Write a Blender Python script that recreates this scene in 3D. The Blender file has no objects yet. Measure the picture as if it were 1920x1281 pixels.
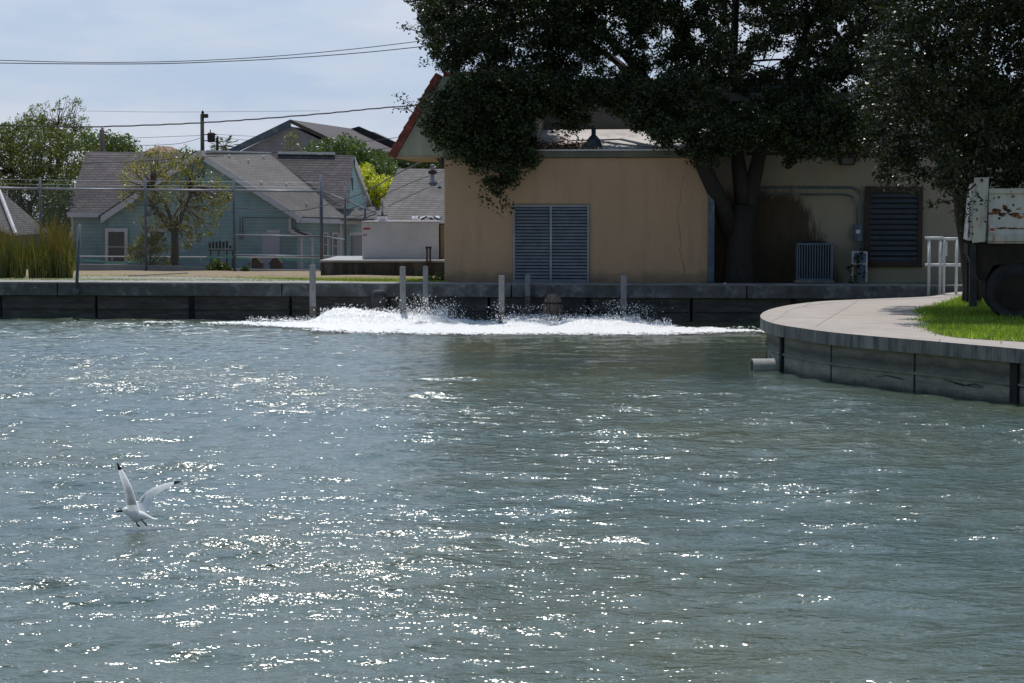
import bpy, bmesh, math, random
import numpy as np
from mathutils import Vector, Matrix
random.seed(7); rng = np.random.default_rng(7)
S = bpy.context.scene
COL = S.collection
rad = math.radians

# ------------------------------------------------------------------ camera
FPX, CX, CY, HC, HORIZ = 3600.0, 960.0, 640.5, 2.78, 400.0
PITCH = math.atan((CY - HORIZ) / FPX)
cam_d = bpy.data.cameras.new('camera'); cam = bpy.data.objects.new('camera', cam_d); COL.objects.link(cam)
cam.location = (0, 0, HC); cam.rotation_euler = (math.pi / 2 - PITCH, 0, 0)
cam_d.sensor_width = 36; cam_d.lens = 36 * FPX / 1920; cam_d.clip_start = .5; cam_d.clip_end = 3000
S.camera = cam

# ------------------------------------------------------------------ sky and sun
SUN_EL, SUN_AZ = rad(67), rad(-9)           # azimuth from +Y, negative = to the left
w = bpy.data.worlds.new('World'); S.world = w; w.use_nodes = True
nt = w.node_tree; nt.nodes.clear()
def N(t, tree=None, **k):
    n = (tree or nt).nodes.new(t)
    for a, b in k.items(): setattr(n, a, b)
    return n
out = N('ShaderNodeOutputWorld'); bg = N('ShaderNodeBackground'); bg.inputs[1].default_value = .085
sky = N('ShaderNodeTexSky', sky_type='NISHITA', sun_disc=False, sun_elevation=SUN_EL, sun_rotation=SUN_AZ, altitude=10, air_density=1.3, dust_density=.6, ozone_density=2.0)
tc = N('ShaderNodeTexCoord'); mp = N('ShaderNodeMapping'); mp.inputs['Scale'].default_value = (4, 4, 16)
nz = N('ShaderNodeTexNoise'); nz.inputs['Scale'].default_value = 1.6; nz.inputs['Detail'].default_value = 7; nz.inputs['Roughness'].default_value = .55
cr = N('ShaderNodeValToRGB'); cr.color_ramp.elements[0].position = .38; cr.color_ramp.elements[1].position = .72
cr.color_ramp.elements[0].color = (0, 0, 0, 1); cr.color_ramp.elements[1].color = (1, 1, 1, 1)
mx = N('ShaderNodeMix', data_type='RGBA'); mx.inputs[7].default_value = (7.9, 8.6, 10.4, 1)
L = nt.links.new
L(tc.outputs['Generated'], mp.inputs[0]); L(mp.outputs[0], nz.inputs['Vector']); L(nz.outputs[0], cr.inputs[0])
sp = N('ShaderNodeSeparateXYZ'); L(tc.outputs['Generated'], sp.inputs[0])
el = N('ShaderNodeMapRange'); el.inputs['From Min'].default_value = .10; el.inputs['From Max'].default_value = .9; el.inputs['To Min'].default_value = .95; el.inputs['To Max'].default_value = .6; L(sp.outputs[2], el.inputs[0])
fw = N('ShaderNodeMapRange'); fw.inputs['From Min'].default_value = -.35; fw.inputs['From Max'].default_value = .8; fw.inputs['To Min'].default_value = .05; L(sp.outputs[1], fw.inputs[0])
m1_ = N('ShaderNodeMath', operation='MULTIPLY'); L(el.outputs[0], m1_.inputs[0]); L(fw.outputs[0], m1_.inputs[1])
cm = N('ShaderNodeMix', data_type='RGBA'); cm.inputs[6].default_value = (5.6, 7.0, 9.1, 1); cm.inputs[7].default_value = (8.1, 8.6, 9.8, 1); L(cr.outputs[0], cm.inputs[0])
zb = N('ShaderNodeMapRange'); zb.inputs['From Min'].default_value = .13; zb.inputs['From Max'].default_value = .5; zb.inputs['To Max'].default_value = .85; L(sp.outputs[2], zb.inputs[0])
cb_ = N('ShaderNodeMix', data_type='RGBA'); cb_.inputs[7].default_value = (5.2, 8.0, 11.6, 1); L(zb.outputs[0], cb_.inputs[0]); L(cm.outputs[2], cb_.inputs[6])
sv = N('ShaderNodeVectorMath', operation='DOT_PRODUCT'); sv.inputs[1].default_value = (math.sin(SUN_AZ) * math.cos(SUN_EL), math.cos(SUN_AZ) * math.cos(SUN_EL), math.sin(SUN_EL)); L(tc.outputs['Generated'], sv.inputs[0])
cl = N('ShaderNodeMath', operation='MAXIMUM'); cl.inputs[1].default_value = 0; L(sv.outputs['Value'], cl.inputs[0])
pw = N('ShaderNodeMath', operation='POWER'); pw.inputs[1].default_value = 2.2; L(cl.outputs[0], pw.inputs[0])
au = N('ShaderNodeMath', operation='MULTIPLY_ADD'); au.inputs[1].default_value = .9; au.inputs[2].default_value = .88; L(pw.outputs[0], au.inputs[0])
vs2 = N('ShaderNodeVectorMath', operation='SCALE'); L(cb_.outputs[2], vs2.inputs[0]); L(au.outputs[0], vs2.inputs['Scale']); L(vs2.outputs[0], mx.inputs[7])
L(m1_.outputs[0], mx.inputs[0]); L(sky.outputs[0], mx.inputs[6]); L(mx.outputs[2], bg.inputs[0]); L(bg.outputs[0], out.inputs[0])
sd = bpy.data.lights.new('sun', 'SUN'); sd.energy = 3.8; sd.angle = rad(.53); sd.color = (1, .96, .90)
sun = bpy.data.objects.new('sun', sd); COL.objects.link(sun)
sdir = Vector((math.sin(SUN_AZ) * math.cos(SUN_EL), math.cos(SUN_AZ) * math.cos(SUN_EL), math.sin(SUN_EL)))
sun.rotation_euler = sdir.to_track_quat('Z', 'Y').to_euler()
S.view_settings.view_transform = 'Standard'; S.view_settings.look = 'None'
S.view_settings.exposure = -.08; S.view_settings.gamma = 1; S.view_settings.use_curve_mapping = False
cy = S.cycles if hasattr(S, 'cycles') else None
S.render.engine = 'CYCLES'
S.cycles.max_bounces = 5; S.cycles.diffuse_bounces = 2; S.cycles.glossy_bounces = 3; S.cycles.transmission_bounces = 3
S.cycles.transparent_max_bounces = 6; S.cycles.use_denoising = True; S.cycles.denoiser = 'OPENIMAGEDENOISE'; S.cycles.denoising_input_passes = 'RGB_ALBEDO_NORMAL'; S.cycles.denoising_prefilter = 'ACCURATE'; S.cycles.sample_clamp_indirect = 2; S.cycles.sample_clamp_direct = 16
S.cycles.caustics_reflective = False; S.cycles.caustics_refractive = False

# ------------------------------------------------------------------ frames and pixel helpers
class Frame:
    def __init__(s, o, a):
        s.o = Vector(o); s.a = a
        s.R = Matrix.Rotation(a, 3, 'Z'); s.Ri = s.R.transposed()
    def world(s, p): return s.o + s.R @ Vector(p)
    def local(s, p): return s.Ri @ (Vector(p) - s.o)
F0 = Frame((0, 0, 0), 0)
FB = Frame((0, 49.4, 0), math.atan(-.1))       # the far bank: x along the seawall, y away from the water
_c, _s = math.cos(PITCH), math.sin(PITCH)
def ray(px, py):
    u, v = (px - CX) / FPX, -(py - CY) / FPX
    return Vector((u, _c + v * _s, -_s + v * _c))
CAMP = Vector((0, 0, HC))
def at(px, py, v, F=F0):                        # point on the plane local y = v of a frame, in frame coordinates
    p, d = F.local(CAMP), F.Ri @ ray(px, py)
    return p + d * ((v - p.y) / d.y)
def ground(px, py, z=0, F=F0):                  # point at height z
    d = ray(px, py)
    return F.local(CAMP + d * ((z - HC) / d.z))

# ------------------------------------------------------------------ materials
def shader(name):
    m = bpy.data.materials.new(name); m.use_nodes = True
    t = m.node_tree; return m, t, t.nodes['Principled BSDF']
def noise(t, scale, detail=4, rough=.55, stretch=None, coord='Object'):
    c = N('ShaderNodeTexCoord', t); n = N('ShaderNodeTexNoise', t)
    n.inputs['Scale'].default_value = scale; n.inputs['Detail'].default_value = detail; n.inputs['Roughness'].default_value = rough
    if stretch:
        mpn = N('ShaderNodeMapping', t); mpn.inputs['Scale'].default_value = stretch
        t.links.new(c.outputs[coord], mpn.inputs[0]); t.links.new(mpn.outputs[0], n.inputs['Vector'])
    else: t.links.new(c.outputs[coord], n.inputs['Vector'])
    return n
def ramp(t, src, stops):
    r = N('ShaderNodeValToRGB', t); e = r.color_ramp.elements
    while len(e) < len(stops): e.new(.5)
    for k, (p, c) in enumerate(stops):
        e[k].position = p; e[k].color = (*c, 1) if len(c) == 3 else c
    t.links.new(src, r.inputs[0]); return r
def mixc(t, f, a, b, mode='MIX'):
    m = N('ShaderNodeMix', t, data_type='RGBA', blend_type=mode)
    for s, i in ((f, 0), (a, 6), (b, 7)):
        if isinstance(s, (int, float)): m.inputs[i].default_value = s
        elif isinstance(s, tuple): m.inputs[i].default_value = (*s, 1)
        else: t.links.new(s, m.inputs[i])
    return m.outputs[2]
def bump(t, b, src, strength=.3, dist=.02):
    n = N('ShaderNodeBump', t); n.inputs['Strength'].default_value = strength; n.inputs['Distance'].default_value = dist
    t.links.new(src, n.inputs['Height']); t.links.new(n.outputs[0], b.inputs['Normal'])
def mat(name, c1, c2=None, scale=3, rough=.8, spec=.3, metal=0, stretch=None, bmp=.2, bscale=30, lo=.35, hi=.65, detail=5, c3=None, s3=.8):
    m, t, b = shader(name)
    c2 = c2 or tuple(x * .75 for x in c1)
    n = noise(t, scale, detail, .6, stretch)
    col = ramp(t, n.outputs[0], [(lo, c1), (hi, c2)]).outputs[0]
    if c3:
        n3 = noise(t, s3, 6, .7, stretch); f = ramp(t, n3.outputs[0], [(.52, (0, 0, 0)), (.68, (1, 1, 1))]).outputs[0]
        col = mixc(t, f, col, c3)
    t.links.new(col, b.inputs['Base Color'])
    b.inputs['Roughness'].default_value = rough; b.inputs['Metallic'].default_value = metal
    b.inputs['Specular IOR Level'].default_value = spec
    if bmp: bump(t, b, noise(t, bscale, 4).outputs[0], bmp)
    return m
def rows(name, c1, c2, gap, h, wd, mort=.02, rough=.85, bmp=.4, big=None):   # courses by height: shingles, lap siding
    m, t, b = shader(name)
    c = N('ShaderNodeTexCoord', t); sp = N('ShaderNodeSeparateXYZ', t); t.links.new(c.outputs['Object'], sp.inputs[0])
    ma = N('ShaderNodeMath', t, operation='MULTIPLY_ADD'); ma.inputs[1].default_value = .8
    t.links.new(sp.outputs[1], ma.inputs[0]); t.links.new(sp.outputs[0], ma.inputs[2])
    cb = N('ShaderNodeCombineXYZ', t); t.links.new(ma.outputs[0], cb.inputs[0]); t.links.new(sp.outputs[2], cb.inputs[1])
    br = N('ShaderNodeTexBrick', t); t.links.new(cb.outputs[0], br.inputs['Vector'])
    br.inputs['Scale'].default_value = 1; br.inputs['Row Height'].default_value = h; br.inputs['Brick Width'].default_value = wd
    br.inputs['Mortar Size'].default_value = mort; br.inputs['Mortar Smooth'].default_value = .4; br.inputs['Bias'].default_value = 0
    br.inputs['Color1'].default_value = (*c1, 1); br.inputs['Color2'].default_value = (*c2, 1); br.inputs['Mortar'].default_value = (*gap, 1)
    n = noise(t, 1.2, 6); f = ramp(t, n.outputs[0], [(.3, (.8, .8, .8)), (.7, (1.12, 1.1, 1.08))]).outputs[0]
    t.links.new(mixc(t, 1.0, br.outputs[0], f, 'MULTIPLY'), b.inputs['Base Color'])
    b.inputs['Roughness'].default_value = rough; b.inputs['Specular IOR Level'].default_value = .2
    bump(t, b, br.outputs['Fac'], -bmp, .02)
    return m
def leafmat(name, c1, c2, trans=.25, rough=.42, spec=.5):
    m, t, b = shader(name)
    n = noise(t, .9, 3); g = N('ShaderNodeNewGeometry', t)
    rnd = ramp(t, g.outputs['Random Per Island'], [(0, c1), (.7, c2), (1, tuple(min(1, x * 1.7) for x in c2))]).outputs[0]
    col = mixc(t, 1.0, rnd, ramp(t, n.outputs[0], [(.3, (.75, .75, .75)), (.7, (1.3, 1.25, 1.1))]).outputs[0], 'MULTIPLY')
    t.links.new(col, b.inputs['Base Color']); b.inputs['Roughness'].default_value = rough; b.inputs['Specular IOR Level'].default_value = spec
    tr = N('ShaderNodeBsdfTranslucent', t); t.links.new(mixc(t, 1.0, col, (1.6, 1.7, .5), 'MULTIPLY'), tr.inputs[0])
    ms = N('ShaderNodeMixShader', t); ms.inputs[0].default_value = trans
    o = t.nodes['Material Output']; t.links.new(b.outputs[0], ms.inputs[1]); t.links.new(tr.outputs[0], ms.inputs[2]); t.links.new(ms.outputs[0], o.inputs[0])
    return m
def plain(name, c, rough=.6, spec=.3, metal=0): return mat(name, c, tuple(x * .82 for x in c), 4, rough, spec, metal, bmp=.05)

M = {}
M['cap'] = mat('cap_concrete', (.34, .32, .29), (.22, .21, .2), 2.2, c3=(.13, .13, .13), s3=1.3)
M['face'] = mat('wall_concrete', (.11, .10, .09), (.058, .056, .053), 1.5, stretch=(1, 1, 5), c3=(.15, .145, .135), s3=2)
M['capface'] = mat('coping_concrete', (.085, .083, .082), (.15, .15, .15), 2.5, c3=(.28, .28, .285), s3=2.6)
def pave_material():
    m, t, b = shader('pavement'); c = N('ShaderNodeTexCoord', t)
    base = ramp(t, noise(t, 1.1, 7, .65).outputs[0], [(.3, (.43, .38, .34)), (.7, (.34, .30, .27))]).outputs[0]
    mpn = N('ShaderNodeMapping', t); mpn.inputs['Rotation'].default_value = (0, 0, .25); t.links.new(c.outputs['Object'], mpn.inputs[0])
    br = N('ShaderNodeTexBrick', t); br.offset = 0; br.inputs['Scale'].default_value = 1; br.inputs['Row Height'].default_value = 2.4; br.inputs['Brick Width'].default_value = 3.1; br.inputs['Mortar Size'].default_value = .012; br.inputs['Mortar Smooth'].default_value = .3; t.links.new(mpn.outputs[0], br.inputs['Vector'])
    base = mixc(t, br.outputs['Fac'], base, (.19, .17, .155))
    f = ramp(t, noise(t, 5, 7, .75).outputs[0], [(.56, (0, 0, 0)), (.72, (.5, .5, .5))]).outputs[0]; base = mixc(t, f, base, (.24, .205, .18))
    t.links.new(base, b.inputs['Base Color']); b.inputs['Roughness'].default_value = .9; b.inputs['Specular IOR Level'].default_value = .2
    bump(t, b, noise(t, 25, 5).outputs[0], .3); return m
M['pave'] = pave_material()
M['lip'] = mat('coping_stained', (.25, .235, .21), (.085, .083, .082), 3.5, stretch=(2.2, 2.2, .35), c3=(.3, .29, .27), s3=2.2)
def quay_material():
    m, t, b = shader('quay_concrete'); c = N('ShaderNodeTexCoord', t); sp = N('ShaderNodeSeparateXYZ', t); t.links.new(c.outputs['Object'], sp.inputs[0])
    base = ramp(t, noise(t, 3.5, 7, .7, (.6, .6, 2.2)).outputs[0], [(.32, (.36, .33, .27)), (.68, (.19, .178, .15))]).outputs[0]
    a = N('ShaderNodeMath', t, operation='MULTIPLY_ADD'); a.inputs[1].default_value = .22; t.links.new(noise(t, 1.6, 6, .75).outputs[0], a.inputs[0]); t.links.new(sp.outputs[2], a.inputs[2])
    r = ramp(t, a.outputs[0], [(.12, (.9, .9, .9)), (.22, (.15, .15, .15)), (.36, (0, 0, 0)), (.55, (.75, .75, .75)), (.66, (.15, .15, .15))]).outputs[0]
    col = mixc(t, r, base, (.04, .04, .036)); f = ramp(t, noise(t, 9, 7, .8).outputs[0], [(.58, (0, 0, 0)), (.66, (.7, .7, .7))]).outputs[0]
    t.links.new(mixc(t, f, col, (.05, .048, .042)), b.inputs['Base Color']); b.inputs['Roughness'].default_value = .85
    bump(t, b, noise(t, 16, 6, .7).outputs[0], .9, .03); return m
M['quay'] = quay_material()
M['joint'] = mat('joint_dark', (.022, .022, .022), (.014, .014, .014), 6)
def tan_material():
    m, t, b = shader('tan_stucco'); c = N('ShaderNodeTexCoord', t); sp = N('ShaderNodeSeparateXYZ', t); t.links.new(c.outputs['Object'], sp.inputs[0])
    base = ramp(t, noise(t, .5, 6, .65, (1, 1, .6)).outputs[0], [(.3, (.50, .335, .215)), (.7, (.42, .285, .185))]).outputs[0]
    st = noise(t, 2.2, 6, .7, (1.6, 1, .22)); f = ramp(t, st.outputs[0], [(.5, (0, 0, 0)), (.75, (.45, .45, .45))]).outputs[0]
    base = mixc(t, f, base, (.27, .20, .14))
    a = N('ShaderNodeMath', t, operation='MULTIPLY_ADD'); a.inputs[1].default_value = .75; t.links.new(noise(t, 2.6, 6, .7).outputs[0], a.inputs[0]); t.links.new(sp.outputs[2], a.inputs[2])
    r = N('ShaderNodeMapRange', t); r.inputs['From Min'].default_value = .30; r.inputs['From Max'].default_value = .75; r.inputs['To Min'].default_value = .75; r.inputs['To Max'].default_value = 0; t.links.new(a.outputs[0], r.inputs[0])
    t.links.new(mixc(t, r.outputs[0], base, (.15, .12, .10)), b.inputs['Base Color']); b.inputs['Roughness'].default_value = .9; b.inputs['Specular IOR Level'].default_value = .2
    bump(t, b, noise(t, 14, 4).outputs[0], .12); return m
M['tan'] = tan_material()
M['trim'] = mat('eave_trim', (.17, .16, .12), (.10, .10, .08), 2)
M['red'] = mat('red_tile', (.22, .05, .035), (.13, .034, .028), 3, rough=.6, c3=(.36, .10, .07), s3=4)
M['flatroof'] = mat('roof_membrane', (.62, .58, .57), (.46, .43, .42), .8, c3=(.3, .26, .24), s3=1.5)
M['galv'] = mat('galvanised', (.30, .32, .36), (.22, .24, .28), 6, rough=.5, metal=.35, bmp=.1)
M['fencemetal'] = mat('fence_metal', (.14, .16, .19), (.10, .115, .14), 5, rough=.5, metal=.3, bmp=.1)
M['slat'] = mat('louvre_slat', (.30, .33, .38), (.22, .24, .29), 4, rough=.5, metal=.2, bmp=.1)
M['dark'] = plain('dark_void', (.012, .012, .014))
M['brown'] = mat('brown_frame', (.07, .045, .038), (.045, .03, .027), 4)
M['bluepipe'] = mat('blue_grey_pipe', (.10, .14, .19), (.07, .10, .15), 3, c3=(.25, .25, .26), s3=2.5)
M['ac'] = mat('ac_enamel', (.13, .17, .23), (.09, .13, .18), 3, rough=.5)
M['white'] = mat('white_paint', (.72, .73, .75), (.6, .61, .63), 5, rough=.5, bmp=.05)
M['trimw'] = mat('white_trim', (.70, .67, .70), (.6, .57, .6), 3)
M['box'] = mat('white_box', (.62, .59, .60), (.52, .5, .51), 1.2, rough=.5, c3=(.45, .43, .43), s3=1)
M['post'] = mat('weathered_post', (.27, .27, .275), (.18, .18, .185), 5, stretch=(3, 3, .7), c3=(.2, .19, .18), s3=1.4)
M['wetwood'] = mat('wet_wood', (.17, .14, .12), (.09, .075, .065), 8, stretch=(4, 4, 1))
M['wood'] = mat('stave_wood', (.30, .22, .175), (.14, .10, .075), 6, stretch=(5, 5, .6), bmp=.6, c3=(.33, .3, .28), s3=4)
M['black'] = mat('black_rubber', (.022, .022, .025), (.04, .04, .044), 5, rough=.7)
M['bark'] = mat('bark', (.034, .03, .026), (.018, .016, .014), 7, stretch=(3, 3, .6), bmp=.9, bscale=14)
M['bark2'] = mat('pale_bark', (.16, .13, .10), (.09, .07, .055), 7, stretch=(3, 3, .6), bmp=.6, bscale=14)
M['shgrey'] = rows('shingle_grey', (.20, .19, .18), (.145, .135, .13), (.075, .07, .07), .085, .42)
M['shbrown'] = rows('shingle_brown', (.125, .110, .113), (.085, .074, .078), (.03, .026, .028), .13, .55)
M['shpale'] = rows('shingle_pale', (.195, .18, .165), (.155, .142, .135), (.10, .09, .086), .085, .42)
M['teal'] = rows('teal_siding', (.31, .45, .46), (.305, .445, .455), (.19, .29, .30), .18, 9, .012, bmp=.5)
M['mauve'] = rows('mauve_siding', (.27, .27, .33), (.26, .26, .32), (.2, .2, .25), .3, 30, .02)
M['greywall'] = mat('grey_wall', (.26, .26, .25), (.2, .2, .2), 1)
M['glass'] = mat('window_glass', (.035, .045, .055), (.02, .025, .03), 2, rough=.12, spec=.6, bmp=0)
M['door'] = mat('door_paint', (.50, .48, .56), (.45, .43, .5), 1.5)
M['pole'] = mat('pole_wood', (.07, .058, .055), (.045, .038, .036), 5, stretch=(3, 3, .4))
M['cable'] = plain('cable_black', (.05, .052, .06))
M['teltape'] = plain('green_tape', (.16, .48, .40))
M['lowconc'] = mat('pale_kerb', (.36, .35, .35), (.28, .27, .27), 2)
M['tank'] = mat('stained_tank', (.08, .075, .07), (.035, .03, .028), 2, stretch=(2, 2, .4), c3=(.15, .145, .14), s3=.7)
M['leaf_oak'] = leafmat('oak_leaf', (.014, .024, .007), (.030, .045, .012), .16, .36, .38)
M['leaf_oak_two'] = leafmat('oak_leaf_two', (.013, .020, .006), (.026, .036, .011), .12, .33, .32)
M['leaf_left'] = leafmat('mesquite_leaf', (.065, .088, .028), (.125, .145, .045), .25)
M['leaf_small'] = leafmat('yellowing_leaf', (.12, .125, .03), (.21, .19, .06), .32)
M['leaf_mid'] = leafmat('bush_leaf', (.045, .078, .018), (.085, .12, .032), .25)
M['leaf_yel'] = leafmat('golden_leaf', (.22, .27, .03), (.42, .42, .05), .35)
M['leaf_dk'] = leafmat('far_leaf', (.04, .065, .02), (.07, .10, .03), .2)
M['reed'] = leafmat('reed_blade', (.045, .09, .015), (.12, .11, .03), .25)
def _tips(m):
    t = m.node_tree; b = t.nodes['Principled BSDF']; src = b.inputs['Base Color'].links[0].from_socket
    c = N('ShaderNodeTexCoord', t); sp = N('ShaderNodeSeparateXYZ', t); t.links.new(c.outputs['Object'], sp.inputs[0])
    a = N('ShaderNodeMath', t, operation='MULTIPLY_ADD'); a.inputs[1].default_value = 1.6; t.links.new(noise(t, 2.5, 3).outputs[0], a.inputs[0]); t.links.new(sp.outputs[2], a.inputs[2])
    r = N('ShaderNodeMapRange', t); r.inputs['From Min'].default_value = 1.45; r.inputs['From Max'].default_value = 2.0; t.links.new(a.outputs[0], r.inputs[0])
    t.links.new(mixc(t, r.outputs[0], src, (.16, .075, .025)), b.inputs['Base Color'])
_tips(M['reed'])
M['grass'] = leafmat('grass_blade', (.13, .22, .035), (.24, .33, .065), .35, .5, .3)

def water_material():
    m, t, b = shader('pond_water')
    col = ramp(t, noise(t, .12, 3).outputs[0], [(.35, (.054, .084, .072)), (.65, (.078, .090, .046))]).outputs[0]
    t.links.new(col, b.inputs['Base Color'])
    b.inputs['IOR'].default_value = 1.33; b.inputs['Specular IOR Level'].default_value = .8
    b.inputs['Coat Weight'].default_value = .45; b.inputs['Coat Roughness'].default_value = .055; b.inputs['Coat IOR'].default_value = 1.33
    calm = N('ShaderNodeAttribute', t, attribute_name='rough_water')
    rr = N('ShaderNodeMapRange', t); rr.inputs['From Min'].default_value = .25; rr.inputs['From Max'].default_value = .9; rr.inputs['To Min'].default_value = .10; rr.inputs['To Max'].default_value = .15
    t.links.new(calm.outputs['Fac'], rr.inputs[0]); t.links.new(rr.outputs[0], b.inputs['Roughness'])
    n1 = noise(t, 8, 3, .6, (.50, 1.25, 1)); n2 = noise(t, 22, 3, .6, (.6, 1.1, 1))
    def bmp_(src, dist, inp):
        mm = N('ShaderNodeMath', t, operation='MULTIPLY'); t.links.new(src, mm.inputs[0]); t.links.new(calm.outputs['Fac'], mm.inputs[1])
        n = N('ShaderNodeBump', t); n.inputs['Strength'].default_value = 1; n.inputs['Distance'].default_value = dist
        t.links.new(mm.outputs[0], n.inputs['Height']); t.links.new(n.outputs[0], b.inputs[inp])
    bmp_(n1.outputs[0], .045, 'Normal')
    patch = ramp(t, noise(t, .55, 4, .6, (.5, 1, 1)).outputs[0], [(.40, (.35, .35, .35)), (.68, (1.5, 1.5, 1.5))]).outputs[0]
    m2 = N('ShaderNodeMath', t, operation='MULTIPLY'); t.links.new(n2.outputs[0], m2.inputs[0]); t.links.new(patch, m2.inputs[1])
    m3 = N('ShaderNodeMath', t, operation='MULTIPLY_ADD'); m3.inputs[1].default_value = .9; t.links.new(n1.outputs[0], m3.inputs[0]); t.links.new(m2.outputs[0], m3.inputs[2])
    bmp_(m3.outputs[0], .068, 'Coat Normal')
    return m
M['water'] = water_material()
def ground_material():
    m, t, b = shader('bank_grass')
    c = N('ShaderNodeTexCoord', t); sp = N('ShaderNodeSeparateXYZ', t); t.links.new(c.outputs['Object'], sp.inputs[0])
    n = noise(t, .9, 6, .65, (.5, 1, 1)); n2 = noise(t, 9, 5, .7)
    a = N('ShaderNodeMath', t, operation='MULTIPLY_ADD'); a.inputs[1].default_value = 7.0; t.links.new(n.outputs[0], a.inputs[0]); t.links.new(sp.outputs[1], a.inputs[2])
    f = N('ShaderNodeMapRange', t); f.inputs['From Min'].default_value = 8.2; f.inputs['From Max'].default_value = 11; t.links.new(a.outputs[0], f.inputs[0])
    gr = ramp(t, n2.outputs[0], [(.3, (.09, .14, .02)), (.7, (.17, .21, .05))]).outputs[0]
    dr = ramp(t, n2.outputs[0], [(.3, (.30, .235, .16)), (.7, (.22, .17, .11))]).outputs[0]
    t.links.new(mixc(t, f.outputs[0], gr, dr), b.inputs['Base Color']); b.inputs['Roughness'].default_value = .95; b.inputs['Specular IOR Level'].default_value = .1
    bump(t, b, n2.outputs[0], .8, .05); return m
M['bank'] = ground_material()
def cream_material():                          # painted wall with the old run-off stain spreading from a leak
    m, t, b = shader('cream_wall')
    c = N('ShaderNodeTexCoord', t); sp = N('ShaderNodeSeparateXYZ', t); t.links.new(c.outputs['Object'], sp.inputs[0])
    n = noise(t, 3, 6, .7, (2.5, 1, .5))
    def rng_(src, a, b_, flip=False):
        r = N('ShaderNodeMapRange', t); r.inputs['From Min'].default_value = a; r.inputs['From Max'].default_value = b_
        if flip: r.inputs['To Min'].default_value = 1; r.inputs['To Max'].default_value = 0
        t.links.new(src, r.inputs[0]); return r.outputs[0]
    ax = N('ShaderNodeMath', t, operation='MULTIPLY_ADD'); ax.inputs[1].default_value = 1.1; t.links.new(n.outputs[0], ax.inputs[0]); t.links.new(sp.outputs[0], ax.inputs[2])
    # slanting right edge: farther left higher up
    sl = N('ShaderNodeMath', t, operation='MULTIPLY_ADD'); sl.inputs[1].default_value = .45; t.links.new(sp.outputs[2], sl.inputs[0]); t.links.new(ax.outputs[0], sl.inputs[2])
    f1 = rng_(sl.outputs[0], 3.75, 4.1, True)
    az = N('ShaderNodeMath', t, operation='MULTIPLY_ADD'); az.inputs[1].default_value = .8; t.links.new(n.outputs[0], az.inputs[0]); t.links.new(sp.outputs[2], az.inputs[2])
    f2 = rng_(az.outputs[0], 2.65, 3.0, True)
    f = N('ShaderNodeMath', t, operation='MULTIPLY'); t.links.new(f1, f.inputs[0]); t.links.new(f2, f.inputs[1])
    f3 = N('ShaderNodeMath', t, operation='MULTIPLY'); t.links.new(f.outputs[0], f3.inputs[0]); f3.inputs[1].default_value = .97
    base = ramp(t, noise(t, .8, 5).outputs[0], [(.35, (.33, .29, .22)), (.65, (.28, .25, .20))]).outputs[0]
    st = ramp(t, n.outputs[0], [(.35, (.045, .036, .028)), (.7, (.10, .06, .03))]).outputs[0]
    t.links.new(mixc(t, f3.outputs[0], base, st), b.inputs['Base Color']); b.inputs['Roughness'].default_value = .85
    bump(t, b, noise(t, 50, 3).outputs[0], .2); return m
M['cream'] = cream_material()
def gable_material():
    return mat('gable_plaster', (.42, .41, .33), (.30, .30, .25), 1.2, stretch=(1.5, 1, .35), c3=(.15, .15, .13), s3=1.0)
M['gable'] = gable_material()
M['truckpaint'] = mat('worn_white_paint', (.60, .58, .53), (.48, .46, .41), 3, rough=.55, bmp=.3, stretch=(2, 2, .6), c3=(.26, .16, .10), s3=3.2)
def rust_material():
    m, t, b = shader('rusting_panel')
    n = noise(t, 3.2, 7, .65, (1, 1, 2.2)); n2 = noise(t, 12, 5)
    c = N('ShaderNodeTexCoord', t); sp = N('ShaderNodeSeparateXYZ', t); t.links.new(c.outputs['Object'], sp.inputs[0])
    f = ramp(t, n.outputs[0], [(.61, (0, 0, 0)), (.625, (1, 1, 1))]).outputs[0]
    r = ramp(t, n2.outputs[0], [(.4, (.05, .03, .03)), (.52, (.36, .14, .04)), (.65, (.07, .03, .02))]).outputs[0]
    w_ = ramp(t, noise(t, 2, 5, .6, (3, 3, .5)).outputs[0], [(.35, (.66, .65, .62)), (.65, (.52, .51, .48))]).outputs[0]
    t.links.new(mixc(t, f, w_, r), b.inputs['Base Color']); b.inputs['Roughness'].default_value = .6; bump(t, b, n2.outputs[0], .2); return m
M['rust'] = rust_material()
M['redlamp'] = plain('red_lamp', (.5, .03, .03), .3, .5)
M['chassis'] = mat('chassis_grime', (.018, .016, .015), (.035, .026, .02), 5)
def foam_material():
    m, t, b = shader('foam'); n = noise(t, 14, 5, .7)
    t.links.new(ramp(t, n.outputs[0], [(.3, (.93, .93, .94)), (.5, (1, 1, 1))]).outputs[0], b.inputs['Base Color'])
    b.inputs['Roughness'].default_value = .5; bump(t, b, n.outputs[0], .5, .03)
    tr = N('ShaderNodeBsdfTranslucent', t); tr.inputs[0].default_value = (1, 1, 1, 1); ms = N('ShaderNodeMixShader', t); ms.inputs[0].default_value = .2
    o = t.nodes['Material Output']; t.links.new(b.outputs[0], ms.inputs[1]); t.links.new(tr.outputs[0], ms.inputs[2]); t.links.new(ms.outputs[0], o.inputs[0])
    return m
M['foam'] = foam_material()
for _m in (M['foam'],):
    _b = _m.node_tree.nodes['Principled BSDF']; _b.inputs['Subsurface Weight'].default_value = .8; _b.inputs['Subsurface Radius'].default_value = (1, 1, 1); _b.inputs['Subsurface Scale'].default_value = .06

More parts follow.
